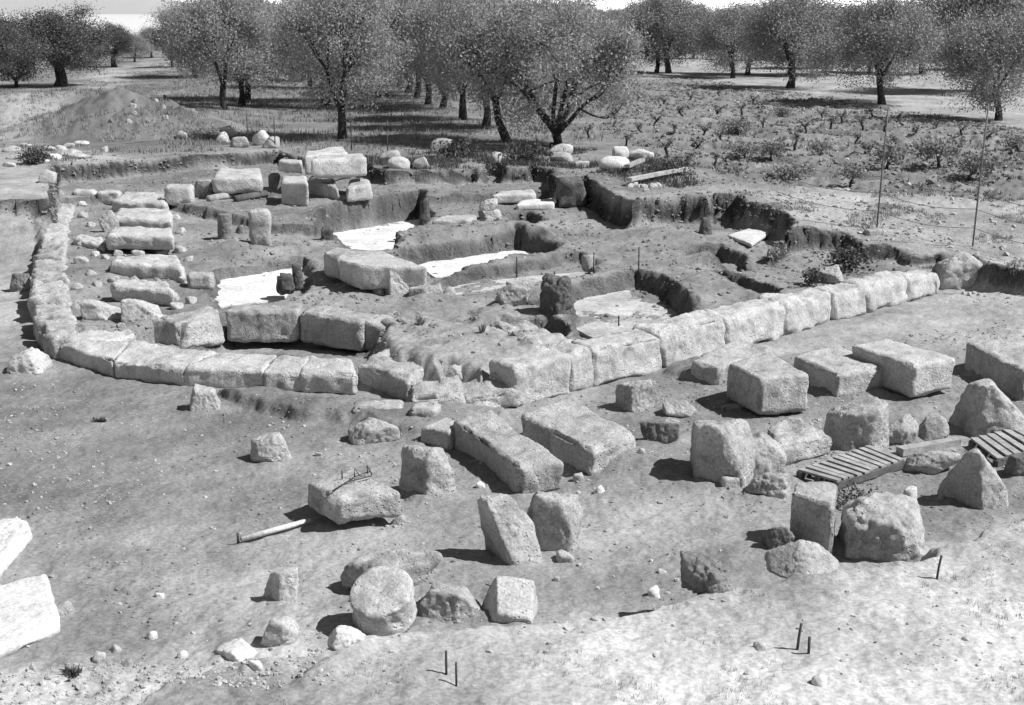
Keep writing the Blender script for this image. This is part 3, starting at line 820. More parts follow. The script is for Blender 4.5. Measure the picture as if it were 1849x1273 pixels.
# ------------------------------------------------------------------ pallets
def board(p, q, w, th, z):
    """flat board between two ground points"""
    p = np.array([p[0], p[1], z]); q = np.array([q[0], q[1], z])
    e = q - p; e /= np.linalg.norm(e); n = np.array([-e[1], e[0], 0]) * w / 2
    V = [p - n, q - n, q + n, p + n]; V = V + [v + np.array([0, 0, th]) for v in V]
    return V, [(3, 2, 1, 0), (4, 5, 6, 7), (0, 1, 5, 4), (1, 2, 6, 5), (2, 3, 7, 6), (3, 0, 4, 7)]
def pallet(quad, n, label, nb=3):
    z0 = ghit(*quad[3])[2]
    A_, B_, C_, D_ = [P(x, y, z0 + .10) for x, y in quad]     # A->B long side far, D->C long side near
    t = empty('pallet', tuple((A_ + C_) / 2 * [1, 1, 0] + [0, 0, z0]), label, 'pallet')
    loc = np.array(t.location)
    for i in range(n):
        s = (i + .5) / n
        s += random.uniform(-.012, .012); e_ = random.uniform(-.04, .04)
        p, q = A_ + (B_ - A_) * s, D_ + (C_ - D_) * (s + random.uniform(-.012, .012))
        p, q = p + (q - p) * e_ * .6, q + (q - p) * e_
        V, Fc = board(p, q, np.linalg.norm(B_ - A_) / n * .62, .022, z0 + .082 + random.uniform(-.004, .004))
        link('slat', mesh_from('slat', np.array(V) - loc, Fc, M_WOOD, False), parent=t)
    for i in range(nb):
        s = .04 + .92 * i / (nb - 1)
        p, q = A_ + (D_ - A_) * s, B_ + (C_ - B_) * s
        V, Fc = board(p, q, .07, .078, z0 - .0)
        link('bearer', mesh_from('bearer', np.array(V) - loc, Fc, M_DKWOOD, False), parent=t)
    return t
pallet([(1440, 848), (1572, 803), (1634, 829), (1512, 868)], 11, 'grey slatted wooden pallet on the ground under the drum like stone')
pallet([(1752, 792), (1836, 770), (1890, 800), (1800, 830)], 6, 'slatted pallet at the right edge under the pyramid shaped stone')
def plank(a, b, w, th, mat, label, lift=0.0, z=None):
    p = ghit(*a) if z is None else P(*a, z); q = ghit(*b) if z is None else P(*b, z)
    e = q - p; L = np.linalg.norm(e[:2]); e /= np.linalg.norm(e); n = np.array([-e[1], e[0], 0]); n /= np.linalg.norm(n)
    u = np.array([0, 0, th])
    V = [p - n * w / 2, q - n * w / 2, q + n * w / 2, p + n * w / 2]; V = [v + [0, 0, lift] for v in V]; V = V + [v + u for v in V]
    o = link('plank', mesh_from('plank', np.array(V) - p, [(3, 2, 1, 0), (4, 5, 6, 7), (0, 1, 5, 4), (1, 2, 6, 5), (2, 3, 7, 6), (3, 0, 4, 7)], mat, False), tuple(p))
    return tag(o, label, 'plank')
plank((1624, 822), (1728, 804), .12, .09, M_WOOD, 'weathered beam lying between the pallet and the low rounded stone', .0)
plank((1136, 336), (1240, 316), .16, .08, M_PALE, 'long pale plank lying on the rubble heap at the dig edge', .12)
plank((1132, 314), (1160, 301), .14, .08, M_WOOD, 'short plank sticking out of the rubble behind the long pale one', .15)

# ------------------------------------------------------------------ walls of squared blocks
def wall(name, at, label):
    g = P(*at, 0)
    return empty(name, (g[0], g[1], 0), label, 'stone wall')
W = wall('ruined_wall', (1300, 640), 'long right wall of big worn pale blocks running from the corner to the field')
for f0, f1, h0, h1, t0, t1, rr in [((938, 731), (1030, 707), .50, .52, .60, .62, .06), ((1031, 707), (1073, 696), .50, .54, .58, .60, .08),
                                   ((1075, 696), (1196, 668), .52, .50, .62, .60, .07), ((1199, 667), (1313, 634), .56, .56, .62, .60, .10),
                                   ((1316, 634), (1418, 606), .52, .54, .66, .60, .08), ((1419, 605), (1508, 580), .54, .50, .62, .55, .12),
                                   ((1512, 579), (1566, 564), .48, .44, .55, .55, .08), ((1567, 563), (1640, 543), .45, .48, .62, .58, .10),
                                   ((1641, 543), (1697, 528), .44, .36, .56, .54, .09)]:
    seg_wall('wall_block', f0, f1, h0, h1, t0, t1, 0, M_PALE, W, rnd=rr, rough=.035, chip=.07, top_in=.06)
boulder('wall_block', (1684, 453, 1768, 522), M_PALE, None, parent=W, zg=.02, bury=.08, depth=.8, rough=.035, k=7)

W = wall('ruined_wall', (400, 700), 'low front wall of wide flat blocks, dark along its foot, ending at the left tip')
fr = [(90, 646), (207, 681), (333, 696), (475, 702), (546, 704), (643, 708)]
bk = [(80, 612), (236, 612), (393, 636), (500, 638), (560, 642), (632, 650)]
for i in range(5):
    a, b = P(*fr[i], 0), P(*fr[i + 1], 0)
    hz = .24
    c_, d_ = P(*bk[i + 1], .30), P(*bk[i], .30)
    g = -.02
    e = (b - a); e /= np.linalg.norm(e)
    a, b, c_, d_ = a + e * g, b - e * g, c_ - e * g, d_ + e * g
    z = np.array([0, 0, 1.])
    bot = [a - z * .05, b - z * .05, c_ * [1, 1, 0] - z * .05, d_ * [1, 1, 0] - z * .05]
    top = [a + z * (hz + random.uniform(-.02, .02)), b + z * (hz + random.uniform(-.02, .02)), c_, d_]
    hexobj('wall_block', bot + top, M_PALE, None, None, W, rnd=.05, rough=.03, chip=.07)
quad_block('wall_block', [(640, 654), (692, 629), (800, 641), (742, 684)], 723, M_STONE, parent=W, zg=0.0, rnd=.08, rough=.035, chip=.06, bury=.1)

W = wall('ruined_wall', (530, 610), 'upper front wall of tall upright blocks standing behind the hollow')
for f0, f1, h0, h1, t0, t1, tin in [((240, 613), (330, 629), .34, .36, .55, .5, .15), ((331, 628), (407, 614), .36, .46, .75, .5, .18),
                                    ((409, 613), (538, 613), .46, .46, .52, .50, .04), ((541, 613), (653, 628), .46, .42, .50, .62, .02), ((655, 628), (722, 636), .42, .26, .62, .8, .08)]:
    seg_wall('wall_block', f0, f1, h0, h1, t0, t1, 0, M_STONE, W, lap=.015, rnd=.05, rough=.022, chip=.05, top_in=tin)

quad_block('wall_block', [(84, 613), (226, 582), (246, 603), (172, 620)], 652, M_PALE, parent=W, zg=0, rnd=.06, rough=.03)
W = W_CORE = wall('wall_core', (850, 660), 'rough eroded mass of wall core at the corner between front and right walls')
for q, by, zz in [([(690, 566), (745, 560), (830, 590), (770, 640)], 676, .0), ([(770, 600), (880, 580), (1012, 612), (905, 668)], 700, 0.0),
                  ([(735, 610), (800, 600), (860, 640), (795, 690)], 712, 0.0), ([(812, 708), (905, 690), (942, 716), (835, 742)], 752, 0.0),
                  ([(880, 575), (960, 585), (1045, 610), (975, 640)], 690, 0.0)]:
    quad_block('core_lump', q, by, M_STONE, parent=W, zg=zz, bury=.15, rnd=.07 if by in (730, 736) else .12, rough=.03 if by in (730, 736) else .05, chip=.06)

W = wall('ruined_wall', (90, 520), 'broad crumbling left wall running away from the front tip')
pts = [(612, 84, 142), (578, 66, 134), (545, 58, 126), (505, 55, 122), (468, 60, 118), (432, 72, 122), (400, 84, 127), (368, 96, 136)]
for i in range(7):
    y0, l0, r0 = pts[i]; y1, l1, r1 = pts[i + 1]
    zt = .38
    quad = [(l0, y0), (l1, y1), (r1, y1), (r0, y0)]
    top = [P(a, b, zt + random.uniform(-.06, .05)) for a, b in quad]
    ring = [top[0], top[3], top[2], top[1]]
    bot = [np.array([p[0], p[1], -.05]) for p in ring]
    hexobj('wall_block', bot + ring, M_STONE, None, None, W, rnd=.08, rough=.06, chip=.10)

seg_wall('core_lump', (742, 744), (836, 741), .20, .24, .85, .8, 0, M_STONE, W_CORE, rnd=.08, rough=.045, chip=.08)
seg_wall('core_lump', (838, 741), (938, 733), .19, .22, .7, .6, 0, M_STONE, W_CORE, rnd=.08, rough=.045, chip=.08)
for bb in [(800, 655, 850, 704), (884, 670, 926, 722)]:
    boulder('core_stone', bb, M_STONE, None, parent=W_CORE, zg=0.02, depth=.9, k=13, rough=.04)
S = [('stone_block', (637, 722, 729, 762), .5, .08, M_STONE, 'squared step block in front of the wall corner, left of two'),
     ('stone_block', (738, 722, 796, 778), 1.1, -.12, M_STONE, 'narrow step block in front of the wall corner, right of two')]
for nm, bb, dp, yw, mt, lb in S:
    box_stone(nm, bb, dp, yw, mt, lb, zg=0, rnd=.05, rough=.03)

# ------------------------------------------------------------------ inner left row of blocks
def slab_px(quad, by, mat, label, **k):
    k.setdefault('zg', ZI)
    return quad_block('stone_block', quad, by, mat, label, **k)
slab_px([(200, 362), (225, 346), (310, 347), (300, 366)], 388, M_PALE, 'broken block at the far end of the left row', rough=.05, rnd=.07)
slab_px([(205, 394), (214, 376), (308, 376), (312, 398)], 420, M_PALE, 'long flat topped block second from the far end of the left row', rough=.03)
slab_px([(192, 424), (202, 408), (312, 408), (314, 426)], 463, M_PALE, 'long block with pitted front overhanging a black gap in the left row', rough=.03, lift=.10, bury=0)
slab_px([(198, 474), (208, 460), (322, 458), (332, 482)], 510, M_PALE, 'slab just in front of the black gap in the left row', rough=.04, rnd=.07)
slab_px([(222, 484), (230, 476), (276, 478), (286, 496)], 506, M_WHITE, 'small white stone lying on the slab in the left row', rough=.03)
slab_px([(198, 518), (206, 504), (306, 504), (312, 524)], 553, M_PALE, 'nearest long block of the left row', rough=.045, rnd=.07)
slab_px([(132, 432), (140, 424), (186, 426), (190, 446)], 458, M_PALE, 'flat slab between the crumbling wall and the left row', rough=.04)
B('boulder', (177, 380, 219, 424), M_STONE, 'upright stone with dark left face behind the left row', depth=.7, yaw=.3, k=12, zg=ZI)
B('boulder', (155, 540, 224, 590), M_PALE, 'rounded pale stone left of a similar one behind the upper wall', depth=.8, zg=ZI - .1)
B('boulder', (226, 538, 298, 592), M_PALE, 'rounded pale stone right of a similar one behind the upper wall', depth=.8, zg=ZI - .1)
box_stone('stone_block', (340, 489, 388, 523), .7, .1, M_STONE, 'small squared stone standing alone between left row and white floor', zg=ZI, rnd=.04, rough=.03)
box_stone('stone_block', (134, 341, 176, 368), .6, .05, M_PALE, 'left one of two small stones at the far end of the crumbling wall', zg=ZI, rnd=.06, rough=.04)
box_stone('stone_block', (178, 344, 222, 370), .6, -.05, M_PALE, 'right one of two small stones at the far end of the crumbling wall', zg=ZI, rnd=.06, rough=.04)
box_stone('stone_block', (298, 334, 352, 369), .7, .1, M_PALE, 'pale cube like stone left of the block on timbers', zg=ZT, rnd=.06, rough=.035)
B('boulder', (350, 327, 386, 360), M_STONE, 'stone pressed against the left end of the block on timbers', depth=.8, zg=ZT)
B('boulder', (20, 494, 58, 530), M_DARKST, 'dark boulder lying left outside the crumbling wall', depth=.8, zg=0)
B('boulder', (18, 630, 88, 680), M_PALE, 'flat pale stone outside the left tip of the front wall', depth=.9, zg=0, rough=.05)
B('boulder', (73, 309, 101, 333), M_PALE, 'small pale stone at the left corner of the dig edge', depth=.8, small=True)
for i, (x, y, w) in enumerate([(150, 478, 26), (165, 500, 22), (140, 525, 24), (176, 520, 18), (150, 395, 20), (165, 412, 18), (150, 375, 18), (310, 545, 30), (345, 550, 24), (275, 520, 22), (190, 470, 16), (240, 552, 20), (320, 560, 24), (140, 560, 22), (215, 463, 18), (250, 465, 22), (292, 463, 20), (325, 458, 24), (207, 511, 20), (244, 512, 22), (334, 514, 22), (326, 424, 20), (196, 404, 18), (190, 446, 20), (340, 474, 18), (150, 446, 20), (172, 464, 16), (318, 398, 18), (285, 513, 18)]):
    B('rubble_stone', (x - w / 2, y - w * .55, x + w / 2, y), random.choice([M_PALE, M_STONE]), 'small rubble stone in the fill between crumbling wall and left row', 'stone', depth=.9, small=True, group='rubble between the left wall and block row', rough=.05)

# ------------------------------------------------------------------ back group of blocks on timbers
qb = lambda q, by, mat, lab, **k: quad_block('stone_block', q, by, mat, lab, **k)
qb([(381, 322), (397, 303), (470, 302), (474, 320)], 359, M_PALE, 'long block lying across timbers at the back left of the dig', zg=ZT, lift=.14, bury=0, rough=.03)
qb([(503, 291), (507, 285), (545, 289), (545, 295)], 314, M_PALE, 'small clean block perched on top of another at the back', zg=1.02, rough=.015, rnd=.03, bury=0)
qb([(549, 281), (552, 271), (620, 264), (628, 275)], 308, M_PALE, 'long block behind the biggest block of the stack at the back', zg=.95, rough=.02)
qb([(561, 288), (575, 280), (655, 276), (662, 284)], 318, M_PALE, 'biggest block of the stack at the back, lying on three others', zg=1.0, rough=.02, bury=0)
qb([(506, 328), (510, 317), (552, 319), (556, 330)], 371, M_PALE, 'cube like block at the front left of the back stack', zg=ZT, rough=.02, rnd=.04)
qb([(556, 328), (560, 318), (600, 319), (611, 340)], 362, M_STONE, 'broken block with slanting face in the middle of the back stack', zg=ZT, rough=.05, rnd=.07)
qb([(624, 338), (632, 322), (666, 324), (672, 334)], 360, M_STONE, 'block at the front right of the back stack, beside loose poles', zg=ZT, rough=.03, rnd=.05)
box_stone('stone_block', (487, 314, 508, 342), .8, 0, M_DARKST, 'dark shaded block left behind the cube like block', zg=ZT, rnd=.03)
for i, (a, b) in enumerate([((377, 366), (424, 357)), ((426, 366), (480, 356)), ((605, 326), (640, 316)), ((612, 332), (655, 322))]):
    p, q = P(*a, ZT), P(*b, ZT)
    lift = .08 if i < 2 else .42
    o = tubes_obj('timber_log', [([p + [0, 0, lift], q + [0, 0, lift]], .10 if i < 2 else .05)], M_WOOD if i != 1 else M_DKWOOD, p)
    tag(o, ['pale timber log under the left half of the long back block', 'dark timber log under the right half of the long back block', 'upper one of two poles poking out of the back stack', 'lower one of two poles poking out of the back stack'][i], 'log')
for bb, mt, lb in [((398, 229, 428, 249), M_WHITE, 'white stone on top of the small pile at the orchard edge'), ((391, 240, 414, 260), M_WHITE, 'white stone at the left foot of the pile at the orchard edge'),
                   ((416, 249, 452, 269), M_STONE, 'squared stone in front of the small pile at the orchard edge'), ((456, 237, 486, 265), M_WHITE, 'white angular stone in the pair right of the small pile'),
                   ((474, 249, 505, 270), M_STONE, 'darker stone in the pair right of the small pile'), ((698, 284, 741, 307), M_PALE, 'pale block at the edge behind the dark back pit, left of two'),
                   ((745, 285, 777, 307), M_PALE, 'pale small block at the edge behind the dark back pit, right of two'), ((684, 274, 726, 295), M_STONE, 'grey rough stone behind the two pale blocks of the back edge'),
                   ((777, 253, 820, 280), M_STONE, 'rounded grey stone at the orchard edge in front of the dense trees'), ((882, 276, 906, 297), M_PALE, 'small pale stone above the narrow dark notch'),
                   ((988, 262, 1035, 282), M_PALE, 'flat pale stone at the foot of the forked almond tree'), ((992, 276, 1036, 294), M_STONE, 'grey stone just in front of the flat pale one under the forked tree'),
                   ((1036, 292, 1064, 306), M_PALE, 'low pale stone left of the white boulder at the dig edge'), ((1080, 283, 1137, 310), M_WHITE, 'white boulder at the dig edge left of the rubble heap'),
                   ((1106, 266, 1136, 291), M_WHITE, 'pointed white stone behind the white boulder'), ((1132, 271, 1182, 290), M_WHITE, 'flat white slab behind the rubble heap'),
                   ((318, 238, 340, 254), M_PALE, 'small pale stone left of the pile at the orchard edge'), ((836, 250, 852, 262), M_WHITE, 'tiny white stone in grass under the leaning tree'), ]:
    B('loose_stone', bb, mt, lb, 'stone', depth=.75, small=True, k=11, rough=.04)
for i in range(9):
    x, y = 1133 + i * 7 + random.uniform(-3, 3), 336 + random.uniform(0, 14)
    w = random.uniform(9, 15)
    B('rubble_stone', (x - w / 2, y - w * .6, x + w / 2, y), random.choice([M_PALE, M_WHITE]), 'small pale rubble stone in front of the long pale plank', 'stone', small=True, group='rubble below the plank', rough=.05)
slabs = [(8, 262, 40, 276), (30, 258, 62, 270), (12, 278, 44, 290), (48, 272, 72, 284), (76, 264, 100, 275), (84, 276, 112, 289), (96, 262, 122, 274), (112, 258, 136, 270), (116, 268, 150, 284), (120, 279, 162, 288), (134, 254, 162, 262), (66, 284, 90, 294), (6, 292, 30, 303), (182, 264, 196, 276)]
for i, bb in enumerate(slabs):
    B('loose_slab', bb, random.choice([M_PALE, M_WHITE, M_PALE]), 'pale flat stone in the scatter left below the spoil heap', 'stone', small=True, depth=.9, k=12, hmul=.8, group='scatter of slabs below the spoil heap', rough=.04)
for i in range(10):
    x, y = 250 + random.uniform(-60, 50), 205 + random.uniform(-25, 22)
    w = random.uniform(7, 13)
    B('loose_stone', (x - w / 2, y - w * .7, x + w / 2, y), random.choice([M_PALE, M_DARKST]), 'small stone on the slope of the spoil heap', 'stone', small=True, group='stones on the spoil heap', rough=.05)

# ------------------------------------------------------------------ pillars and stones inside the dig
def pillar(bb, mat, label, name='earth_pillar', cat='pillar', zg=ZI, depth=.9, taper=.08, yaw=.2, **k):
    k.setdefault('rnd', .06); k.setdefault('rough', .04); k.setdefault('chip', .07)
    return box_stone(name, bb, depth, yaw, mat, label, cat, zg=zg, taper=taper, **k)
boulder('column_stump', (394, 387, 420, 436), M_DARKST, 'round column stump at the far left of the inner pillars', 'column', zg=ZI, depth=.95, planes=[(math.cos(a), math.sin(a), 0, .8) for a in np.linspace(0, 2 * PI, 14)[:-1]] + [(0, 0, 1, .8)], k=14, rough=.03)
pillar((450, 377, 492, 447), M_STONE, 'tall square pillar right of the round column stump', 'square_pillar', depth=.7, taper=.02)
boulder('column_stump', (424, 408, 441, 426), M_DARKST, 'little dark stub between round stump and square pillar', 'column', zg=ZI, small=True)
pillar((500, 493, 532, 530), M_SOIL, 'low earth post at the right edge of the left white floor')
pillar((525, 474, 550, 526), M_SOIL, 'taller earth post beside the low one near the left white floor')
pillar((576, 406, 608, 452), M_SOIL, 'earth post at the left corner of the middle white floor', zg=.1)
pillar((757, 357, 778, 418), M_SOIL, 'thin dark earth pillar at the far corner of the middle white floor', zg=.1)
qb([(778, 396), (800, 390), (863, 386), (850, 396)], 416, M_STONE, 'squared block lying on the ridge right of the thin dark pillar', zg=ZI, rough=.025)
B('stone_block', (863, 378, 906, 404), M_PALE, 'lower of two stacked stones on the ridge', 'stone block', zg=ZI, depth=.8, k=14)
B('stone_block', (866, 361, 898, 382), M_PALE, 'upper of two stacked stones on the ridge', 'stone block', zg=ZI + .32, depth=.8, k=14, bury=.02)
qb([(889, 352), (900, 345), (962, 341), (969, 349)], 364, M_PALE, 'long pale ashlar at the foot of the back pit wall', zg=ZI + .05, rough=.015, rnd=.03)
qb([(932, 368), (940, 362), (998, 356), (1002, 366)], 378, M_WHITE, 'low white ashlar in front of the longer pale one', zg=ZI, rough=.015, rnd=.03)
B('boulder', (693, 487, 748, 540), M_PALE, 'bright faced stone leaning on the right end of the propped up block', depth=.7, zg=ZI, planes=[(-1, -.2, .1, .5), (.3, -.8, .5, .6), (1, 0, .4, .7), (0, 1, .2, .8), (0, 0, 1, .85)], k=12)
B('boulder', (739, 517, 788, 543), M_STONE, 'low stone right of the bright faced leaning stone', depth=.7, zg=ZI)
B('boulder', (781, 514, 802, 536), M_STONE, 'first of two small stones trailing right of the low stone', zg=ZI, small=True)
B('boulder', (800, 518, 824, 536), M_STONE, 'second of two small stones trailing right of the low stone', zg=ZI, small=True)
B('boulder', (894, 515, 953, 562), M_STONE, 'round boulder left of the dark earth pillar', depth=.85, zg=ZI - .05, rough=.04)
B('boulder', (914, 503, 962, 534), M_STONE, 'stone just behind the round boulder by the earth pillar', depth=.85, zg=ZI)
B('boulder', (952, 526, 984, 561), M_DARKST, 'dark stone squeezed between round boulder and earth pillar', depth=.85, zg=ZI - .05)
B('boulder', (880, 548, 910, 564), M_DARKST, 'small dark stone at the left foot of the round boulder', zg=ZI - .05, small=True)
boulder('earth_pillar', (976, 500, 1034, 578), M_SOIL, 'thick dark crumbling earth pillar in front of the dusty floor', 'pillar', hmul=1.0, zg=.22, depth=.8, planes=[(math.cos(a), math.sin(a), random.uniform(-.1, .2), .8) for a in np.linspace(0, 2 * PI, 9)[:-1]] + [(0.1, 0, 1, .85)], k=10, rough=.075)
boulder('earth_pillar', (1258, 394, 1288, 435), M_SOIL, 'conical earth stub near the white slab', 'pillar', zg=ZI, depth=.9, planes=[(math.cos(a), math.sin(a), .3, .6) for a in np.linspace(0, 2 * PI, 9)[:-1]] + [(0.1, 0, 1, .95)], k=9, rough=.03)
qb([(1313, 424), (1350, 412), (1390, 418), (1357, 440)], 450, M_WHITE, 'clean white slab raised over its shadow beside the conical stub', zg=ZI, lift=.04, bury=0, rough=.006, rnd=.015, chip=.02)
box_stone('upright_stone', (1556, 411, 1599, 458), .6, .25, M_STONE, 'upright squared stone set into the dark cut edge of the field', zg=ZI - .02, rnd=.04, rough=.03)
B('boulder', (1473, 478, 1523, 515), M_STONE, 'rounded stone behind the right wall, below the bush', zg=ZI, depth=.8)
B('boulder', (1003, 458, 1024, 474), M_DARKST, 'dark stone in the notch at the end of the second ridge', zg=.1, small=True)
B('boulder', (1050, 462, 1075, 490), M_STONE, 'squarish stone at the right lip of the dark notch', zg=ZI - .1, small=True, k=13)
# baulk left standing at the back
for bb, lb in [((1003, 318, 1056, 377), 'square soil baulk standing at the right end of the dark back pit')]:
    box_stone('soil_baulk', bb, .8, .1, M_SOIL, lb, 'soil baulk', zg=ZI, rnd=.08, rough=.06)
# ------------------------------------------------------------------ trees
def leaf_quads(C, size, r_, aspect=.5, droop=0.0):
    """one small four cornered leaf per centre, random orientation"""
    n = len(C)
    a = r_.normal(size=(n, 3)); a[:, 2] -= droop
    a /= np.linalg.norm(a, axis=1, keepdims=True)
    b = np.cross(a, r_.normal(size=(n, 3))); b /= np.linalg.norm(b, axis=1, keepdims=True) + 1e-9
    s = size * r_.uniform(.6, 1.4, (n, 1))
    w = s * aspect
    V = np.stack([C - a * s * .5, C + b * w * .5, C + a * s * .5, C - b * w * .5], 1).reshape(-1, 3)
    Fc = np.arange(4 * n).reshape(n, 4)
    return V, Fc

def grow(r_, p, d, L, r, depth, lines, tips, up=.25, spread=.55):
    n = 4
    pts, rad = [p], [r]
    q = p.copy(); dd = d.copy()
    for i in range(n):
        dd = dd + r_.normal(size=3) * .13 + np.array([0, 0, up * .12]); dd /= np.linalg.norm(dd)
        q = q + dd * L / n
        pts.append(q.copy()); rad.append(r * (1 - .42 * (i + 1) / n))
    lines.append((pts, rad))
    if depth <= 1:
        for t in pts[1:]: tips.append((t, L))
    if depth == 0: return
    k = 3 if depth > 1 else int(r_.integers(2, 5))
    for i in range(k):
        e = dd + r_.normal(size=3) * spread; e[2] += up; e /= np.linalg.norm(e)
        s = pts[-1] if i < 2 else pts[-2]
        grow(r_, s, e, L * r_.uniform(.62, .85), rad[-1] * .72, depth - 1, lines, tips, up, spread)

def tree_meshes(kind, seed, h=5.0, w=4.8, trunk_h=1.0, leaves=11000, lean=(0, 0), leaf=.10, nlimb=4, tr=.13, lmat=None, flat=1.0, clumps=110, sig=.30, tilt=(.28, .66)):
    r_ = np.random.default_rng(seed)
    lines, tips = [], []
    base = np.zeros(3)
    top = np.array([lean[0], lean[1], trunk_h])
    mid = top * .5 + r_.normal(size=3) * .06
    lines.append(([np.array([0, 0, -.25]), base + [0, 0, .06], mid, top], [tr * 1.9, tr * 1.35, tr * 1.02, tr * .95]))
    for i in range(nlimb):
        a = 2 * PI * (i + r_.uniform(-.25, .25)) / nlimb
        th_ = r_.uniform(*tilt)
        d = np.array([math.cos(a) * math.sin(th_), math.sin(a) * math.sin(th_), math.cos(th_)])
        grow(r_, top - [0, 0, .05], d, (h - trunk_h) * .36, tr * .62, 3, lines, tips)
    V, Fc = merge([tube(p, list(r), 6) for p, r in lines])
    T = np.array([t for t, _ in tips])
    # clump centres: branch ends pulled into the crown envelope plus some of its own shell
    lo_ = trunk_h * (.5 if kind == 'olive' else .75)
    cz = lo_ + (h - lo_) * .5
    R = np.array([w / 2, w / 2, (h - lo_) / 2])
    c0 = np.array([lean[0] * 1.3, lean[1], cz])
    u = r_.normal(size=(clumps, 3)); u /= np.linalg.norm(u, axis=1, keepdims=True)
    rr = r_.uniform(.45, 1.0, (clumps, 1)) ** .7
    lump = 1 + .38 * vnoise(u * 2.4 + seed, seed)[:, None]
    Cc = c0 + u * rr * R * .88 * lump
    if kind == 'olive':
        Cc[:, 2] = np.where(Cc[:, 2] < trunk_h * .6, trunk_h * .6 + r_.uniform(0, .5, clumps), Cc[:, 2])
    T = c0 + (T - c0) / np.maximum(1, np.linalg.norm((T - c0) / R, axis=1, keepdims=True))
    sel = r_.integers(0, len(T), max(clumps, 60))
    centres = np.concatenate([Cc, T[sel]])
    wgt = r_.uniform(.35, 1.6, len(centres)); wgt /= wgt.sum()
    idx = r_.choice(len(centres), leaves, p=wgt)
    sg = sig * r_.uniform(.55, 1.35, len(centres))
    C = centres[idx] + r_.normal(size=(leaves, 3)) * sg[idx][:, None] * np.array([1, 1, .8])
    C = C[C[:, 2] > .35]
    LV, LF = leaf_quads(C, leaf, r_, .5, .25)
    return (mesh_from('trunk', V, Fc, M_BARK), mesh_from('crown', LV, LF, lmat, False))

ALM = [tree_meshes('almond', 11, 4.9, 5.0, .95, 38000, leaf=.09, lmat=M_ALMOND, nlimb=4),
       tree_meshes('almond', 12, 5.0, 5.2, 1.05, 38000, leaf=.09, lmat=M_ALMOND, nlimb=3, lean=(.1, 0)),
       tree_meshes('almond', 13, 4.9, 5.0, .85, 38000, leaf=.09, lmat=M_ALMOND, nlimb=5, lean=(-.1, .1))]
ALM_FORK = tree_meshes('almond', 14, 5.0, 5.2, .38, 42000, leaf=.09, lmat=M_ALMOND, nlimb=6, tr=.15)
ALM_LEAN = tree_meshes('almond', 15, 4.9, 4.6, 1.35, 34000, leaf=.09, lmat=M_ALMOND, nlimb=3, lean=(-.38, .1))
OLV = [tree_meshes('olive', 21, 4.9, 6.7, 1.35, 52000, leaf=.105, lmat=M_OLIVE, tr=.20, nlimb=4, clumps=85, sig=.40),
       tree_meshes('olive', 22, 4.8, 6.5, 1.25, 52000, leaf=.105, lmat=M_OLIVE, tr=.15, nlimb=3, clumps=80, sig=.40, lean=(.25, 0)),
       tree_meshes('olive', 23, 5.2, 7.0, 1.2, 52000, leaf=.105, lmat=M_OLIVE, tr=.17, nlimb=5, clumps=90, sig=.40, lean=(-.2, .1))]
DOL = tree_meshes('olive', 24, 5.0, 6.6, 1.15, 52000, leaf=.105, lmat=M_DOLIVE, tr=.30, nlimb=4, clumps=100, sig=.40)
BSH = tree_meshes('olive', 25, 3.6, 1.9, .5, 9000, leaf=.12, lmat=M_DOLIVE, tr=.10, nlimb=4, clumps=80, sig=.22)

def tree(name, meshes, base, label, cat, s=(1, 1, 1), rz=0.0, group=None, xy=None):
    if xy is None:
        g = P(base[0], base[1], ZF)
        for _ in range(4):
            g = P(base[0], base[1], gz(g[0], g[1]))
    else:
        g = np.array([xy[0], xy[1], gz(*xy)])
    t = empty(name, tuple(g), label, cat, group)
    t.rotation_euler = (0, 0, rz); t.scale = s
    link('trunk', meshes[0], parent=t); link('crown', meshes[1], parent=t)
    return t
AG = 'almond trees in the orchard rows'
AL = [((618, 250), 0, 1.0, 'slender almond tree standing foremost in the second row, trunk splitting into a narrow V'),
      ((406, 202), 1, .98, 'almond tree with two thin stems right of the spoil heap'), ((437, 191), 0, .95, 'almond tree whose dark trunk shows just right of the two stemmed one'),
      ((447, 180), 0, .95, 'almond tree third back in the left row'), ((352, 140), 1, .95, 'far almond tree at the left end of the left row, beside the dark bush'),
      ((593, 196), 2, 1.0, 'almond tree just behind the slender front one in the second row'), ((583, 186), 1, .98, 'third almond tree back in the second row'),
      ((561, 160), 0, 1.0, 'fourth almond tree back in the second row'), ((548, 146), 2, 1.0, 'fifth almond tree back in the second row'),
      ((878, 232), 1, 1.0, 'almond tree with a dark upright trunk left of the leaning one'), ((836, 216), 0, 1.0, 'almond tree with short straight dark trunk in the third row'),
      ((800, 196), 2, 1.0, 'almond tree behind the short straight trunk in the third row'), ((773, 188), 0, 1.0, 'almond tree with slightly bent trunk, fifth in the third row'),
      ((753, 178), 1, 1.02, 'almond tree sixth in the third row, right of the crooked ones'), ((737, 168), 2, 1.04, 'almond tree seventh in the third row'), ((722, 158), 0, 1.05, 'far almond tree with arched trunk at the end of the third row')]
for i, (b_, v, s, lab) in enumerate(AL):
    tree('almond_tree', ALM[v], b_, lab, 'almond tree', (s, s, s * 1.02), i * 1.9, AG)
tree('almond_tree', ALM_FORK, (1004, 263), 'nearest almond tree, forking into many stems right at the ground', 'almond tree', (.98, .98, .98), .6, AG)
tree('almond_tree', ALM_LEAN, (915, 257), 'almond tree with a bare dark trunk leaning left, beside the ground forked one', 'almond tree', (.95, .95, .98), 0.0, AG)

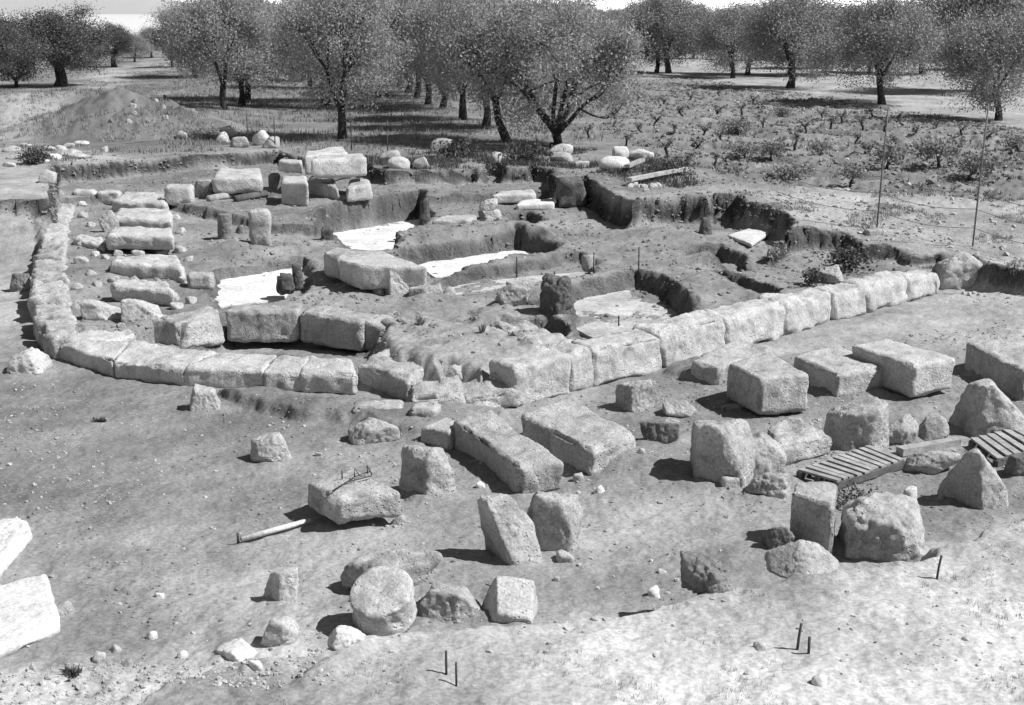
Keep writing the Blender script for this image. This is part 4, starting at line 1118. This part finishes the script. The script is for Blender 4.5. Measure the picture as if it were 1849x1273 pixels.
OG = 'olive trees of the right grove'
OL = [((1207, 132), 2, 1.0, 'dark olive tree at the left end of the right grove, behind the almonds'), ((1323, 141), 1, .92, 'olive tree with slim trunk leaning right and flared foot'),
      ((1427, 159), 0, 1.0, 'olive tree with thick twisted trunk in the middle of the grove'), ((1592, 188), 2, .92, 'olive tree with straight trunk, in front of the others in the grove'),
      ((1803, 217), 1, .82, 'low olive tree nearest the right edge'), ((1770, 165), 0, 1.25, 'tall olive tree rising behind the low one at the right edge'),
      ((1492, 136), 1, .9, 'olive trunk half hidden behind the front olive tree of the grove'), ((1470, 124), 0, .9, 'far olive tree seen between the two thickest trunks'), ((1168, 106), 2, .95, 'far olive with thin trunk left of the dark end tree')]
for i, (b_, v, s, lab) in enumerate(OL):
    tree('olive_tree', OLV[v], b_, lab, 'olive tree', (s, s, s), i * 2.3, OG)
tree('olive_tree', DOL, (110, 157), 'large dark olive tree with thick black trunk at far left', 'olive tree', (1.0, 1.0, .84), .4)
tree('olive_tree', DOL, (206, 121), 'dark olive tree right behind the large one on the left', 'olive tree', (.62, .62, .62), 2.4)
tree('olive_tree', DOL, (-12, 160), 'dark olive tree cut by the left edge', 'olive tree', (.8, .8, .8), 4.0)
tree('olive_tree', OLV[1], (243, 112), 'small far tree at the bend of the track', 'olive tree', (.5, .5, .46), 1.0)
tree('olive_tree', OLV[0], (274, 104), 'small far tree beside the track, right of the bend', 'olive tree', (.5, .5, .52), 3.0)
tree('dark_bush', BSH, (311, 122), 'dark upright bush right of the track', 'bush', (1, 1, 1), 0)
tree('dark_bush', BSH, (30, 158), 'dark low bush left of the big olive tree', 'bush', (1.1, 1.1, .7), 2.0)
k = 0
for row, (yy, n) in enumerate([(92, 9), (118, 10), (150, 12), (190, 13), (240, 14)]):
    for i in range(n):
        x = -2 + yy * (.05 + .46 * (i + .5 + .5 * (row % 2)) / n) + random.uniform(-1.5, 1.5)
        s = random.uniform(.72, .95)
        tree('olive_tree', OLV[k % 3], None, 'far olive tree in the blurred rows at the back of the right grove', 'olive tree', (s, s, s), k * 1.3, 'far olive trees behind the grove', xy=(x, yy + random.uniform(-5, 5))); k += 1
for row, (yy, n) in enumerate([(118, 5), (140, 7), (165, 8), (200, 9)]):
    for i in range(n):
        x = yy * (-.205 + .24 * (i + .5) / n) + random.uniform(-1, 1)
        s = random.uniform(.9, 1.1)
        tree('almond_tree', ALM[k % 3], None, 'far almond tree in the depth of the orchard', 'almond tree', (s, s, s), k * 1.3, 'far almond trees', xy=(x, yy + random.uniform(-3, 3))); k += 1

# ------------------------------------------------------------------ vineyard
def vine_meshes(seed, leafy):
    r_ = np.random.default_rng(seed)
    h = r_.uniform(.22, .42)
    top = np.array([r_.uniform(-.22, .22), r_.uniform(-.1, .1), h])
    lines = [([np.array([0, 0, -.12]), np.array([.03, 0, h * .4]), top], [.075, .06, .06])]
    tips = []
    for i in range(int(r_.integers(3, 6))):
        a = r_.uniform(0, 2 * PI); L = r_.uniform(.25, .5)
        e = top + np.array([math.cos(a) * L * .7, math.sin(a) * L * .7, L * .75])
        lines.append(([top, (top + e) / 2 + [0, 0, .04], e], [.045, .03, .014])); tips += [e, (top + e) / 2]
    V, Fc = merge([tube(p, r, 5) for p, r in lines])
    n = int(800 if leafy else 110)
    T = np.array(tips)
    C = T[r_.integers(0, len(T), n)] + r_.normal(size=(n, 3)) * (np.array([.30, .30, .15]) if leafy else np.array([.07, .07, .06]))
    C = C[C[:, 2] > .04]
    LV, LF = leaf_quads(C, .10 if leafy else .09, r_, .8)
    return mesh_from('stem', V, Fc, M_BARK), mesh_from('leaves', LV, LF, M_VLEAF, False)
VB = [vine_meshes(s, False) for s in range(31, 36)]
VL = [vine_meshes(s, True) for s in range(41, 45)]
def vine(base, m, label, s=1.0, rz=0.0, group='bush vines in the vineyard'):
    t = tree_like('grape_vine', m, base, label, 'grape vine', s, rz, group)
def tree_like(name, m, base, label, cat, s, rz, group):
    g = P(base[0], base[1], ZF)
    for _ in range(4): g = P(base[0], base[1], gz(g[0], g[1]))
    t = empty(name, tuple(g), label, cat, group); s *= .62; t.scale = (s, s, s); t.rotation_euler = (0, 0, rz)
    link('stem', m[0], parent=t); link('leaves', m[1], parent=t)
    return t
leafy = [((1600, 308), 'wide leafy vine left of the taller leafy one at the field edge', 1.25), ((1695, 302), 'tall leafy vine between two wide ones near the right fence posts', 1.25), ((1752, 326), 'leafy vine at the foot of the right fence post, low and wide', 1.2),
         ((1425, 334), 'low sprawling leafy vine nearest to the dig edge', 1.0), ((1535, 334), 'small low leafy vine right of the sprawling one', .8), ((1345, 292), 'leafy vine left of a similar one in the middle of the vineyard', .9),
         ((1392, 287), 'leafy vine right of a similar one in the middle of the vineyard', .9), ((1332, 243), 'dense dark leafy vine in the back half of the vineyard', 1.0), ((1411, 214), 'spreading leafy vine near the thick olive trunk shadow', .8), ((1482, 283), 'small bushy vine with a dark foot in the middle', .75), ((1838, 275), 'dark vine cut by the right edge', .9)]
for i, (b_, lab, s) in enumerate(leafy): vine(b_, VL[i % 4], lab, s, i * 1.7)
bare = [(1232, 215), (1295, 214), (1270, 249), (1254, 272), (1302, 258), (1435, 270), (1499, 232), (1521, 222), (1558, 231), (1484, 215), (1597, 235), (1618, 266), (1653, 252), (1737, 246), (1727, 276), (1157, 243), (1153, 184), (1197, 192), (1180, 226), (1063, 250),
        (1215, 250), (1130, 262), (1340, 206), (1380, 232), (1455, 240), (1545, 262), (1575, 214), (1690, 238), (1785, 262), (1245, 185), (1300, 178), (1360, 190), (1560, 285), (1655, 285), (1110, 215), (1290, 305), (1240, 300), (1205, 282)]
for i, b_ in enumerate(bare):
    vine(b_, VB[i % 5], 'gnarled nearly leafless vine stump in the furrowed vineyard', random.uniform(.85, 1.2), i * 2.1, 'bare vine stumps')

# ------------------------------------------------------------------ bushes, weeds and grass
def weed_mesh(seed, w, h, n, leaf, blade=False):
    r_ = np.random.default_rng(seed)
    if blade:
        V, Fc = [], []
        for i in range(n):
            a = r_.uniform(0, 2 * PI); L = r_.uniform(.5, 1) * h; t = r_.uniform(.1, .8)
            b0 = np.array([r_.normal() * w * .18, r_.normal() * w * .18, -.02]); e = b0 + np.array([math.cos(a) * L * t, math.sin(a) * L * t, L])
            s = np.array([-math.sin(a), math.cos(a), 0]) * leaf
            if not V: V.append(np.array([0, 0, -.03]))
            o = len(V); V += [b0 + s, e, b0 - s]; Fc += [(0, o, o + 1), (0, o + 1, o + 2)]
        return np.array(V), Fc
    C = r_.normal(size=(n, 3)) * np.array([w / 4, w / 4, h / 4]) + np.array([0, 0, h * .45])
    C = C[C[:, 2] > 0]
    return leaf_quads(C, leaf, r_, .6)
def weed(name, at, w, h, n, leaf, mat, label, cat='weed', blade=False, z=None):
    g = ghit(*at) if z is None else P(*at, z)
    SEED[0] += 1
    V, Fc = weed_mesh(SEED[0], w, h, n, leaf, blade)
    o = link(name, mesh_from(name, V, Fc, mat, False), tuple(g))
    if cat is None:
        o['label'] = label; return struct(o, 'stuff')
    return tag(o, label, cat)
weed('shrub', (1528, 490), .75, .5, 900, .07, M_WEED, 'dark leafy shrub growing behind the right wall', 'shrub', z=ZI)
weed('shrub', (1466, 515), .35, .35, 300, .06, M_WEED, 'small weed clump left of the rounded stone behind the right wall', 'shrub', z=ZI)
weed('shrub', (62, 296), .75, .45, 900, .08, M_WEED, 'dark round shrub among pale slabs at the left', 'shrub')
weed('weed_tuft', (1545, 915), .45, .22, 500, .035, M_WEED, 'weeds growing in the gap between the upright block and the broken rock', None)
weed('weed_tuft', (131, 1222), .14, .11, 110, .003, M_WEED, 'dark spiky weed tuft on the pale rubble at lower left', 'weed', True)
weed('weed_tuft', (178, 762), .2, .08, 120, .008, M_WEED, 'small weed tuft on bare earth at left', 'weed', True)
weed('weed_tuft', (870, 600), .1, .2, 40, .008, M_DRY, 'thin dry weed on the wall end in the middle', 'weed', True)
weed('weed_tuft', (758, 588), .15, .2, 60, .008, M_DRY, 'dry weed at the right end of the upper wall', 'weed', True)
weed('weed_tuft', (820, 285), 1.0, .5, 900, .09, M_WEED, 'low scrub along the orchard edge under the dense trees', None)
weed('weed_tuft', (950, 292), 1.2, .5, 900, .09, M_WEED, 'low scrub left of the stones under the forked tree', None)
weed('weed_tuft', (1215, 312), .9, .4, 700, .07, M_WEED, 'weeds on the rubble heap above the long plank', None)

def scatter(name, poly, n, mk, mat, label, seed, dens=None):
    r_ = np.random.default_rng(seed)
    xs = [p[0] for p in poly]; ys = [p[1] for p in poly]
    x = r_.uniform(max(min(xs), -60), min(max(xs), 60), n * 3); y = r_.uniform(max(min(ys), 7), min(max(ys), 130), n * 3)
    m = sd_poly(x, y, poly) > .05
    if dens: m &= dens(x, y, r_)
    m &= np.abs(x / y) < .52
    x, y = x[m][:n], y[m][:n]
    z = ground_h(x, y)
    V, Fc = mk(np.stack([x, y, z], 1), r_)
    o = link(name, mesh_from(name, V, Fc, mat, False)); struct(o, 'stuff'); o['label'] = label
    return o
def blades(h, w, k):
    def mk(Pn, r_):
        Pn = np.repeat(Pn, k, 0); n = len(Pn)
        Pn = Pn + r_.normal(size=(n, 3)) * np.array([h * .5, h * .5, 0])
        a = r_.uniform(0, 2 * PI, n); t = r_.uniform(.05, .7, n); L = h * r_.uniform(.4, 1.3, n)
        e = Pn + np.stack([np.cos(a) * L * t, np.sin(a) * L * t, L], 1)
        s = np.stack([-np.sin(a), np.cos(a), np.zeros(n)], 1) * w
        V = np.stack([Pn - s, Pn + s, e], 1).reshape(-1, 3)
        return V, np.arange(3 * n).reshape(n, 3)
    return mk
scatter('orchard_grass', ORCH, 15000, blades(.15, .014, 5), M_DRY, 'dry grass under the almond trees', 1, lambda x, y, r: n2(x, y, 3.5, 2, 81) > -.25)
scatter('vineyard_weeds', VINE, 6000, blades(.09, .016, 5), M_WEED, 'low weeds between the vine stumps', 2, lambda x, y, r: n2(x, y, 1.2, 2, 82) > .05)
HEAPP = pw([(10, 250), (100, 190), (230, 158), (330, 220), (470, 262), (380, 278), (100, 298), (10, 262)], ZF)
scatter('heap_grass', HEAPP, 5000, blades(.12, .014, 5), M_DRY, 'dry weeds on the slopes of the spoil heap', 3, lambda x, y, r: n2(x, y, 1.2, 2, 83) > .0)
scatter('edge_weeds', pw([(640, 305), (1000, 300), (1120, 330), (1200, 350), (1280, 340), (1180, 280), (1080, 270), (640, 280)], ZF), 2600, blades(.13, .012, 6), M_WEED, 'weeds along the cut edge below the trees', 4, lambda x, y, r: n2(x, y, .9, 2, 84) > .0)
scatter('field_grass', pw([(-60, 165), (190, 140), (330, 105), (335, 205), (200, 150), (110, 230), (-60, 290)], ZF), 9000, blades(.08, .012, 5), M_DRY, 'dry grass and weeds in the field beside the track', 14, lambda x, y, r: n2(x, y, 2.0, 3, 89) > -.1)
scatter('field_edge_weeds', pw([(1420, 402), (1530, 396), (1600, 410), (1760, 455), (1900, 480), (1900, 380), (1500, 345), (1300, 345)], ZF), 2600, blades(.07, .008, 5), M_DRY, 'dry weeds on the pale field edge at right', 5, lambda x, y, r: n2(x, y, .9, 2, 85) > .12)
NEARB = pw([(-60, 1190), (600, 1175), (860, 1125), (1225, 1085), (1520, 1020), (1900, 920), (2000, 1300), (-60, 1300)], .3)
scatter('bank_weeds', NEARB, 1500, blades(.035, .002, 7), M_DRY, 'sparse low weeds on the near bank', 6, lambda x, y, r: n2(x, y, .5, 2, 86) > .22)

def pebbles(lo, hi):
    def mk(Pn, r_):
        n = len(Pn)
        ico = np.array([(1, 0, 0), (0, 1, 0), (-1, 0, 0), (0, -1, 0), (.5, .5, .75), (-.5, .5, .75), (-.5, -.5, .7), (.5, -.5, .8)], float)
        f0 = np.array([(0, 1, 4), (1, 5, 4), (1, 2, 5), (2, 6, 5), (2, 3, 6), (3, 7, 6), (3, 0, 7), (0, 4, 7), (4, 5, 6), (4, 6, 7)])
        s = lo * (hi / lo) ** (r_.uniform(0, 1, n) ** 2.2)
        V = ico[None] * (1 + r_.normal(size=(n, 8, 3)) * .16) * s[:, None, None] * r_.uniform(.6, 1.3, (n, 1, 3)) * np.array([1, 1, .8])
        a = r_.uniform(0, 2 * PI, n); c, s_ = np.cos(a)[:, None], np.sin(a)[:, None]
        V = np.stack([V[..., 0] * c - V[..., 1] * s_, V[..., 0] * s_ + V[..., 1] * c, V[..., 2]], -1) + Pn[:, None]
        return V.reshape(-1, 3), (f0[None] + 8 * np.arange(n)[:, None, None]).reshape(-1, 3)
    return mk
FG = pw([(-100, 690), (100, 690), (800, 760), (1100, 700), (1400, 640), (1900, 560), (2000, 1320), (-100, 1320)], 0)
scatter('gravel', FG, 9000, pebbles(.004, .03), M_PALE, 'small pale pebbles strewn over the bare earth in front', 7, lambda x, y, r: r.uniform(0, 1, len(x)) < .15 + .6 * (n2(x, y, 1.4, 2, 87) > .1))
scatter('rubble_gravel', RUBB, 1500, pebbles(.006, .03), M_PALE, 'white rubble chips at lower left', 8)
scatter('dig_gravel', INNER, 2600, pebbles(.008, .05), M_STONE, 'soil crumbs and chips inside the dig', 9, lambda x, y, r: n2(x, y, 1.1, 2, 88) > .0)
scatter('field_stones', VINE, 2600, pebbles(.02, .09), M_PALE, 'small stones in the vineyard furrows', 10)
scatter('edge_stones', pw([(1210, 350), (1500, 340), (1900, 365), (1950, 480), (1760, 455), (1600, 410), (1420, 400), (1300, 352)], ZF), 700, pebbles(.012, .07), M_PALE, 'small stones on the pale field edge', 11)
M_CRUMB = grey_noise_mat('soil_crumbs', .17, .30, 3.0, bump=.3, fine=40.0)
scatter('soil_crumbs', FG, 11000, pebbles(.005, .026), M_CRUMB, 'loose soil crumbs and clods on the bare earth', 21, lambda x, y, r: (mask(x, y, BANK, .1) < .3) & (mask(x, y, PALE_L, .3) < .3) & (r.uniform(0, 1, len(x)) < .15 + .7 * (n2(x, y, 1.1, 3, 92) > .08)))
scatter('dig_crumbs', INNER, 9000, pebbles(.012, .06), M_CRUMB, 'loose soil clods on the dig floor', 22, lambda x, y, r: r.uniform(0, 1, len(x)) < .15 + .7 * (n2(x, y, .8, 3, 93) > .08))
scatter('field_clods', VINE, 7000, pebbles(.02, .11), M_CRUMB, 'ploughed clods in the vineyard', 23)
def section_stones():
    r_ = np.random.default_rng(31)
    pts = []
    for poly, n in ((FIELD[:40], 9000), (INNER, 0)):
        for i in range(len(poly) - 1):
            (xa, ya), (xb, yb) = poly[i], poly[i + 1]
            L_ = math.hypot(xb - xa, yb - ya)
            if L_ > 30: continue
            m_ = int(L_ * 110)
            t_ = r_.uniform(0, 1, m_)
            pts.append(np.stack([xa + (xb - xa) * t_ + r_.normal(size=m_) * .22, ya + (yb - ya) * t_ + r_.normal(size=m_) * .22], 1))
    p = np.concatenate(pts)
    e = .03
    h0 = ground_h(p[:, 0], p[:, 1]); hx = ground_h(p[:, 0] + e, p[:, 1]); hy = ground_h(p[:, 0], p[:, 1] + e)
    g_ = np.hypot(hx - h0, hy - h0) / e
    k_ = g_ > 1.2
    P3 = np.stack([p[k_, 0], p[k_, 1], h0[k_]], 1)
    V, Fc = pebbles(.012, .07)(P3, r_)
    o = link('section_stones', mesh_from('section_stones', V, Fc, M_CRUMB, False)); struct(o, 'stuff'); o['label'] = 'stones and clods sticking out of the cut soil faces'
section_stones()
# single small stones on the earth in front
loose = [(868, 884, 18), (1020, 1018, 34), (966, 1022, 22), (1180, 1076, 22), (1196, 1038, 16), (1044, 870, 20), (288, 1084, 18), (1003, 1050, 14), (576, 826, 12), (1083, 893, 22), (905, 812, 12), (1530, 1186, 12), (1480, 1240, 30), (1522, 1200, 16),
         (1372, 1178, 22), (1310, 1210, 12), (230, 1205, 22), (210, 1180, 22), (275, 1155, 20), (1700, 905, 12), (1158, 820, 14), (1040, 836, 14), (325, 690, 16), (1320, 285, 12), (1262, 620, 12), (1500, 640, 14), (610, 1215, 14), (330, 1190, 20), (180, 1195, 24), (60, 1215, 20), (505, 1100, 16), (640, 1088, 18)]
for i, (x, y, w) in enumerate(loose):
    B('loose_stone', (x - w / 2, y - w * .72, x + w / 2, y + 1), M_PALE if i % 3 else M_WHITE, 'small pale stone lying loose on bare earth', 'stone', depth=.85, small=True, group='loose stones on the bare earth', rough=.05)

# ------------------------------------------------------------------ rods, pegs and the fence
def rod(at, top_y, r, label, name='iron_peg', cat='peg', lean=0.0, z=None, mat=M_IRON):
    g = ghit(*at) if z is None else P(*at, z)
    zt = z_above(g, top_y)
    o = tubes_obj(name, [([g - [0, 0, .05], g * [1, 1, 0] + [lean, 0, (zt + g[2]) / 2], g * [1, 1, 0] + [lean * 2.2, 0, zt]], r)], mat, g)
    return tag(o, label, cat)
rod((806, 1218), 1175, .009, 'iron peg in the near bank, left and taller of the close pair at bottom centre')
rod((824, 1234), 1196, .008, 'iron peg in the near bank, right and shorter of the close pair at bottom centre')
rod((1439, 1172), 1126, .011, 'taller of two iron pegs standing together at lower right', lean=.01)
rod((1460, 1180), 1150, .011, 'shorter of two iron pegs standing together at lower right')
rod((1691, 1044), 1003, .011, 'lone iron peg leaning on the pale ground at right', lean=.012)
rod((1153, 492), 446, .012, 'thin survey rod at the corner of the dusty floor pit', 'survey_rod', 'rod')
rod((1072, 490), 456, .012, 'thin survey rod beside the squarish stone at the notch', 'survey_rod', 'rod')
rod((933, 500), 464, .012, 'thin survey rod at the narrow pale strip', 'survey_rod', 'rod')
rod((1117, 592), 570, .012, 'short survey rod on the dusty floor', 'survey_rod', 'rod')
rod((1001, 508), 490, .012, 'short survey rod standing on top of the thick earth pillar', 'survey_rod', 'rod', z=.75)
for (x, y, t_), lab in zip([(448, 262, 206), (497, 268, 214), (635, 272, 205), (700, 285, 236)], ['left of two by the white stones', 'right of two by the white stones', 'just right of the slender almond trunk', 'above the two pale edge blocks']):
    rod((x, y), t_, .016, 'thin fence stake at the orchard edge, ' + lab, 'fence_stake', 'stake')
fa, fb, fc = ghit(1583, 412), ghit(1756, 444), ghit(1960, 490)
ft = empty('wire_fence', tuple(fa), 'thin wire fence with tall rods along the cut field edge at right', 'fence')
tops = []
for g, ty in ((fa, 190), (fb, 190), (fc, 200)):
    zt = z_above(g, ty); tops.append(zt)
    tubes_obj('post', [([g - [0, 0, .1], g * [1, 1, 0] + [0.03, 0, g[2] + 1.2], g * [1, 1, 0] + [.07, 0, zt]], .017)], M_WIRE, g, ft)
f0 = ghit(1400, 375)
for hgt in (.35, .72, 1.05):
    pts = []
    for a, b in ((f0, fa), (fa, fb), (fb, fc)):
        for i in range(6):
            s = i / 6; p = a + (b - a) * s; pts.append(p + np.array([0, 0, hgt - .10 * math.sin(PI * s)]))
    tubes_obj('wire', [(pts, .006)], M_WIRE, f0, ft)

build_ground()

# ------------------------------------------------------------------ sea, far shore, sky and light
def flat_sheet(name, pts, z, mat):
    V = [(x, y, z) for x, y in pts]
    return struct(link(name, mesh_from(name, V, [tuple(range(len(V)))], mat, False)))
M_SEA = bpy.data.materials.new('sea_water')
t, N, L = nt(M_SEA)
o_ = N.new('ShaderNodeOutputMaterial'); b_ = N.new('ShaderNodeBsdfPrincipled'); L.new(b_.outputs[0], o_.inputs[0])
b_.inputs['Base Color'].default_value = (.62, .62, .62, 1); b_.inputs['Roughness'].default_value = 1.0; b_.inputs['Specular IOR Level'].default_value = .1  # pale matt base colour stands in for sun glitter and reflected sky
nz = N.new('ShaderNodeTexNoise'); nz.inputs['Scale'].default_value = .25; nz.inputs['Detail'].default_value = 6
tc_ = N.new('ShaderNodeTexCoord'); L.new(tc_.outputs['Object'], nz.inputs['Vector'])
bu = N.new('ShaderNodeBump'); bu.inputs['Strength'].default_value = .02; bu.inputs['Distance'].default_value = .5; L.new(nz.outputs['Fac'], bu.inputs['Height']); flat_sheet('sea', [(-5000, 170), (5000, 170), (5000, 9000), (-5000, 9000)], -9.5, M_SEA)
def hills():
    xs = np.linspace(-2600, 200, 120); ys = np.linspace(4700, 6200, 40)
    X, Y = np.meshgrid(xs, ys); x, y = X.ravel(), Y.ravel()
    px = CX + F * (x / 4900) / CT
    prof = np.interp(px, [-600, 0, 90, 170, 230, 290, 335, 360, 2000], [150, 95, 75, 62, 52, 28, 9, -4, -12])
    ridge = np.clip(1 - np.abs((y - 5400) / 640) ** 1.3, 0, 1)
    z = -14 + (prof + 14) * ridge * (1 + .10 * n2(x, y, 300, 4, 91)) 
    nr, nc = len(ys), len(xs)
    idx = np.arange(nr * nc).reshape(nr, nc)
    q = np.stack([idx[:-1, :-1].ravel(), idx[:-1, 1:].ravel(), idx[1:, 1:].ravel(), idx[1:, :-1].ravel()], 1)
    struct(link('hills', mesh_from('hills', np.stack([x, y, z], 1), q, M_HILL)))
hills()
# air
mh = bpy.data.materials.new('air')
t, N, L = nt(mh)
o_ = N.new('ShaderNodeOutputMaterial'); pv = N.new('ShaderNodeVolumePrincipled')
pv.inputs['Density'].default_value = .00004; pv.inputs['Color'].default_value = (.95, .95, .95, 1); pv.inputs['Anisotropy'].default_value = .3
L.new(pv.outputs[0], o_.inputs['Volume'])
USE_HAZE = True
if USE_HAZE:
    x0, x1, y0, y1, z0, z1 = -5200, 5200, -200, 9050, -32, 230
    V = [(x0, y0, z0), (x1, y0, z0), (x1, y1, z0), (x0, y1, z0), (x0, y0, z1), (x1, y0, z1), (x1, y1, z1), (x0, y1, z1)]
    hz = link('haze', mesh_from('haze', V, [(3, 2, 1, 0), (4, 5, 6, 7), (0, 1, 5, 4), (1, 2, 6, 5), (2, 3, 7, 6), (3, 0, 4, 7)], mh, False))
    struct(hz, 'stuff')

SUN_EL, SUN_AZ = math.radians(50), math.radians(-11)      # azimuth from +X towards +Y
sv = Vector((math.cos(SUN_EL) * math.cos(SUN_AZ), math.cos(SUN_EL) * math.sin(SUN_AZ), math.sin(SUN_EL)))
sl = bpy.data.lights.new('sun', 'SUN'); sl.energy = 5.0; sl.angle = math.radians(.5); sl.color = (1, 1, 1)
so = bpy.data.objects.new('sun', sl); COL.objects.link(so)
so.rotation_euler = sv.to_track_quat('Z', 'Y').to_euler(); so.location = sv * 60

w = bpy.data.worlds.new('World'); SC.world = w; w.use_nodes = True
N, L = w.node_tree.nodes, w.node_tree.links
N.clear()
out = N.new('ShaderNodeOutputWorld'); bg = N.new('ShaderNodeBackground'); sky = N.new('ShaderNodeTexSky'); hsv = N.new('ShaderNodeHueSaturation')
sky.sky_type = 'NISHITA'; sky.sun_disc = False; sky.sun_elevation = SUN_EL
sky.sun_rotation = math.atan2(sv.x, sv.y)
sky.dust_density = 0.0; sky.air_density = .55
hsv.inputs['Saturation'].default_value = 0.0
L.new(sky.outputs[0], hsv.inputs['Color'])
# sea mist whitens the lowest few degrees of the sky
tcw = N.new('ShaderNodeTexCoord'); sx = N.new('ShaderNodeSeparateXYZ'); L.new(tcw.outputs['Generated'], sx.inputs[0])
mw = N.new('ShaderNodeMapRange'); mw.interpolation_type = 'SMOOTHERSTEP'; mw.inputs['From Min'].default_value = -.01; mw.inputs['From Max'].default_value = .045
mw.inputs['To Min'].default_value = 8.0; mw.inputs['To Max'].default_value = 1.0
L.new(sx.outputs['Z'], mw.inputs['Value'])
vm = N.new('ShaderNodeVectorMath'); vm.operation = 'SCALE'; L.new(hsv.outputs[0], vm.inputs[0]); L.new(mw.outputs[0], vm.inputs['Scale'])
L.new(vm.outputs[0], bg.inputs[0]); L.new(bg.outputs[0], out.inputs[0])
bg.inputs['Strength'].default_value = .05

cam = bpy.data.cameras.new('camera'); co = bpy.data.objects.new('camera', cam); COL.objects.link(co)
co.location = (0, 0, H); co.rotation_euler = (PI / 2 - TH, 0, 0)
cam.sensor_fit = 'HORIZONTAL'; cam.sensor_width = 36; cam.lens = 36 * F / 1849
cam.clip_start = .1; cam.clip_end = 20000
SC.camera = co
SC.render.engine = 'CYCLES'
SC.view_settings.view_transform = 'Standard'; SC.view_settings.look = 'None'
SC.view_settings.exposure = 0.3; SC.view_settings.gamma = 1.0
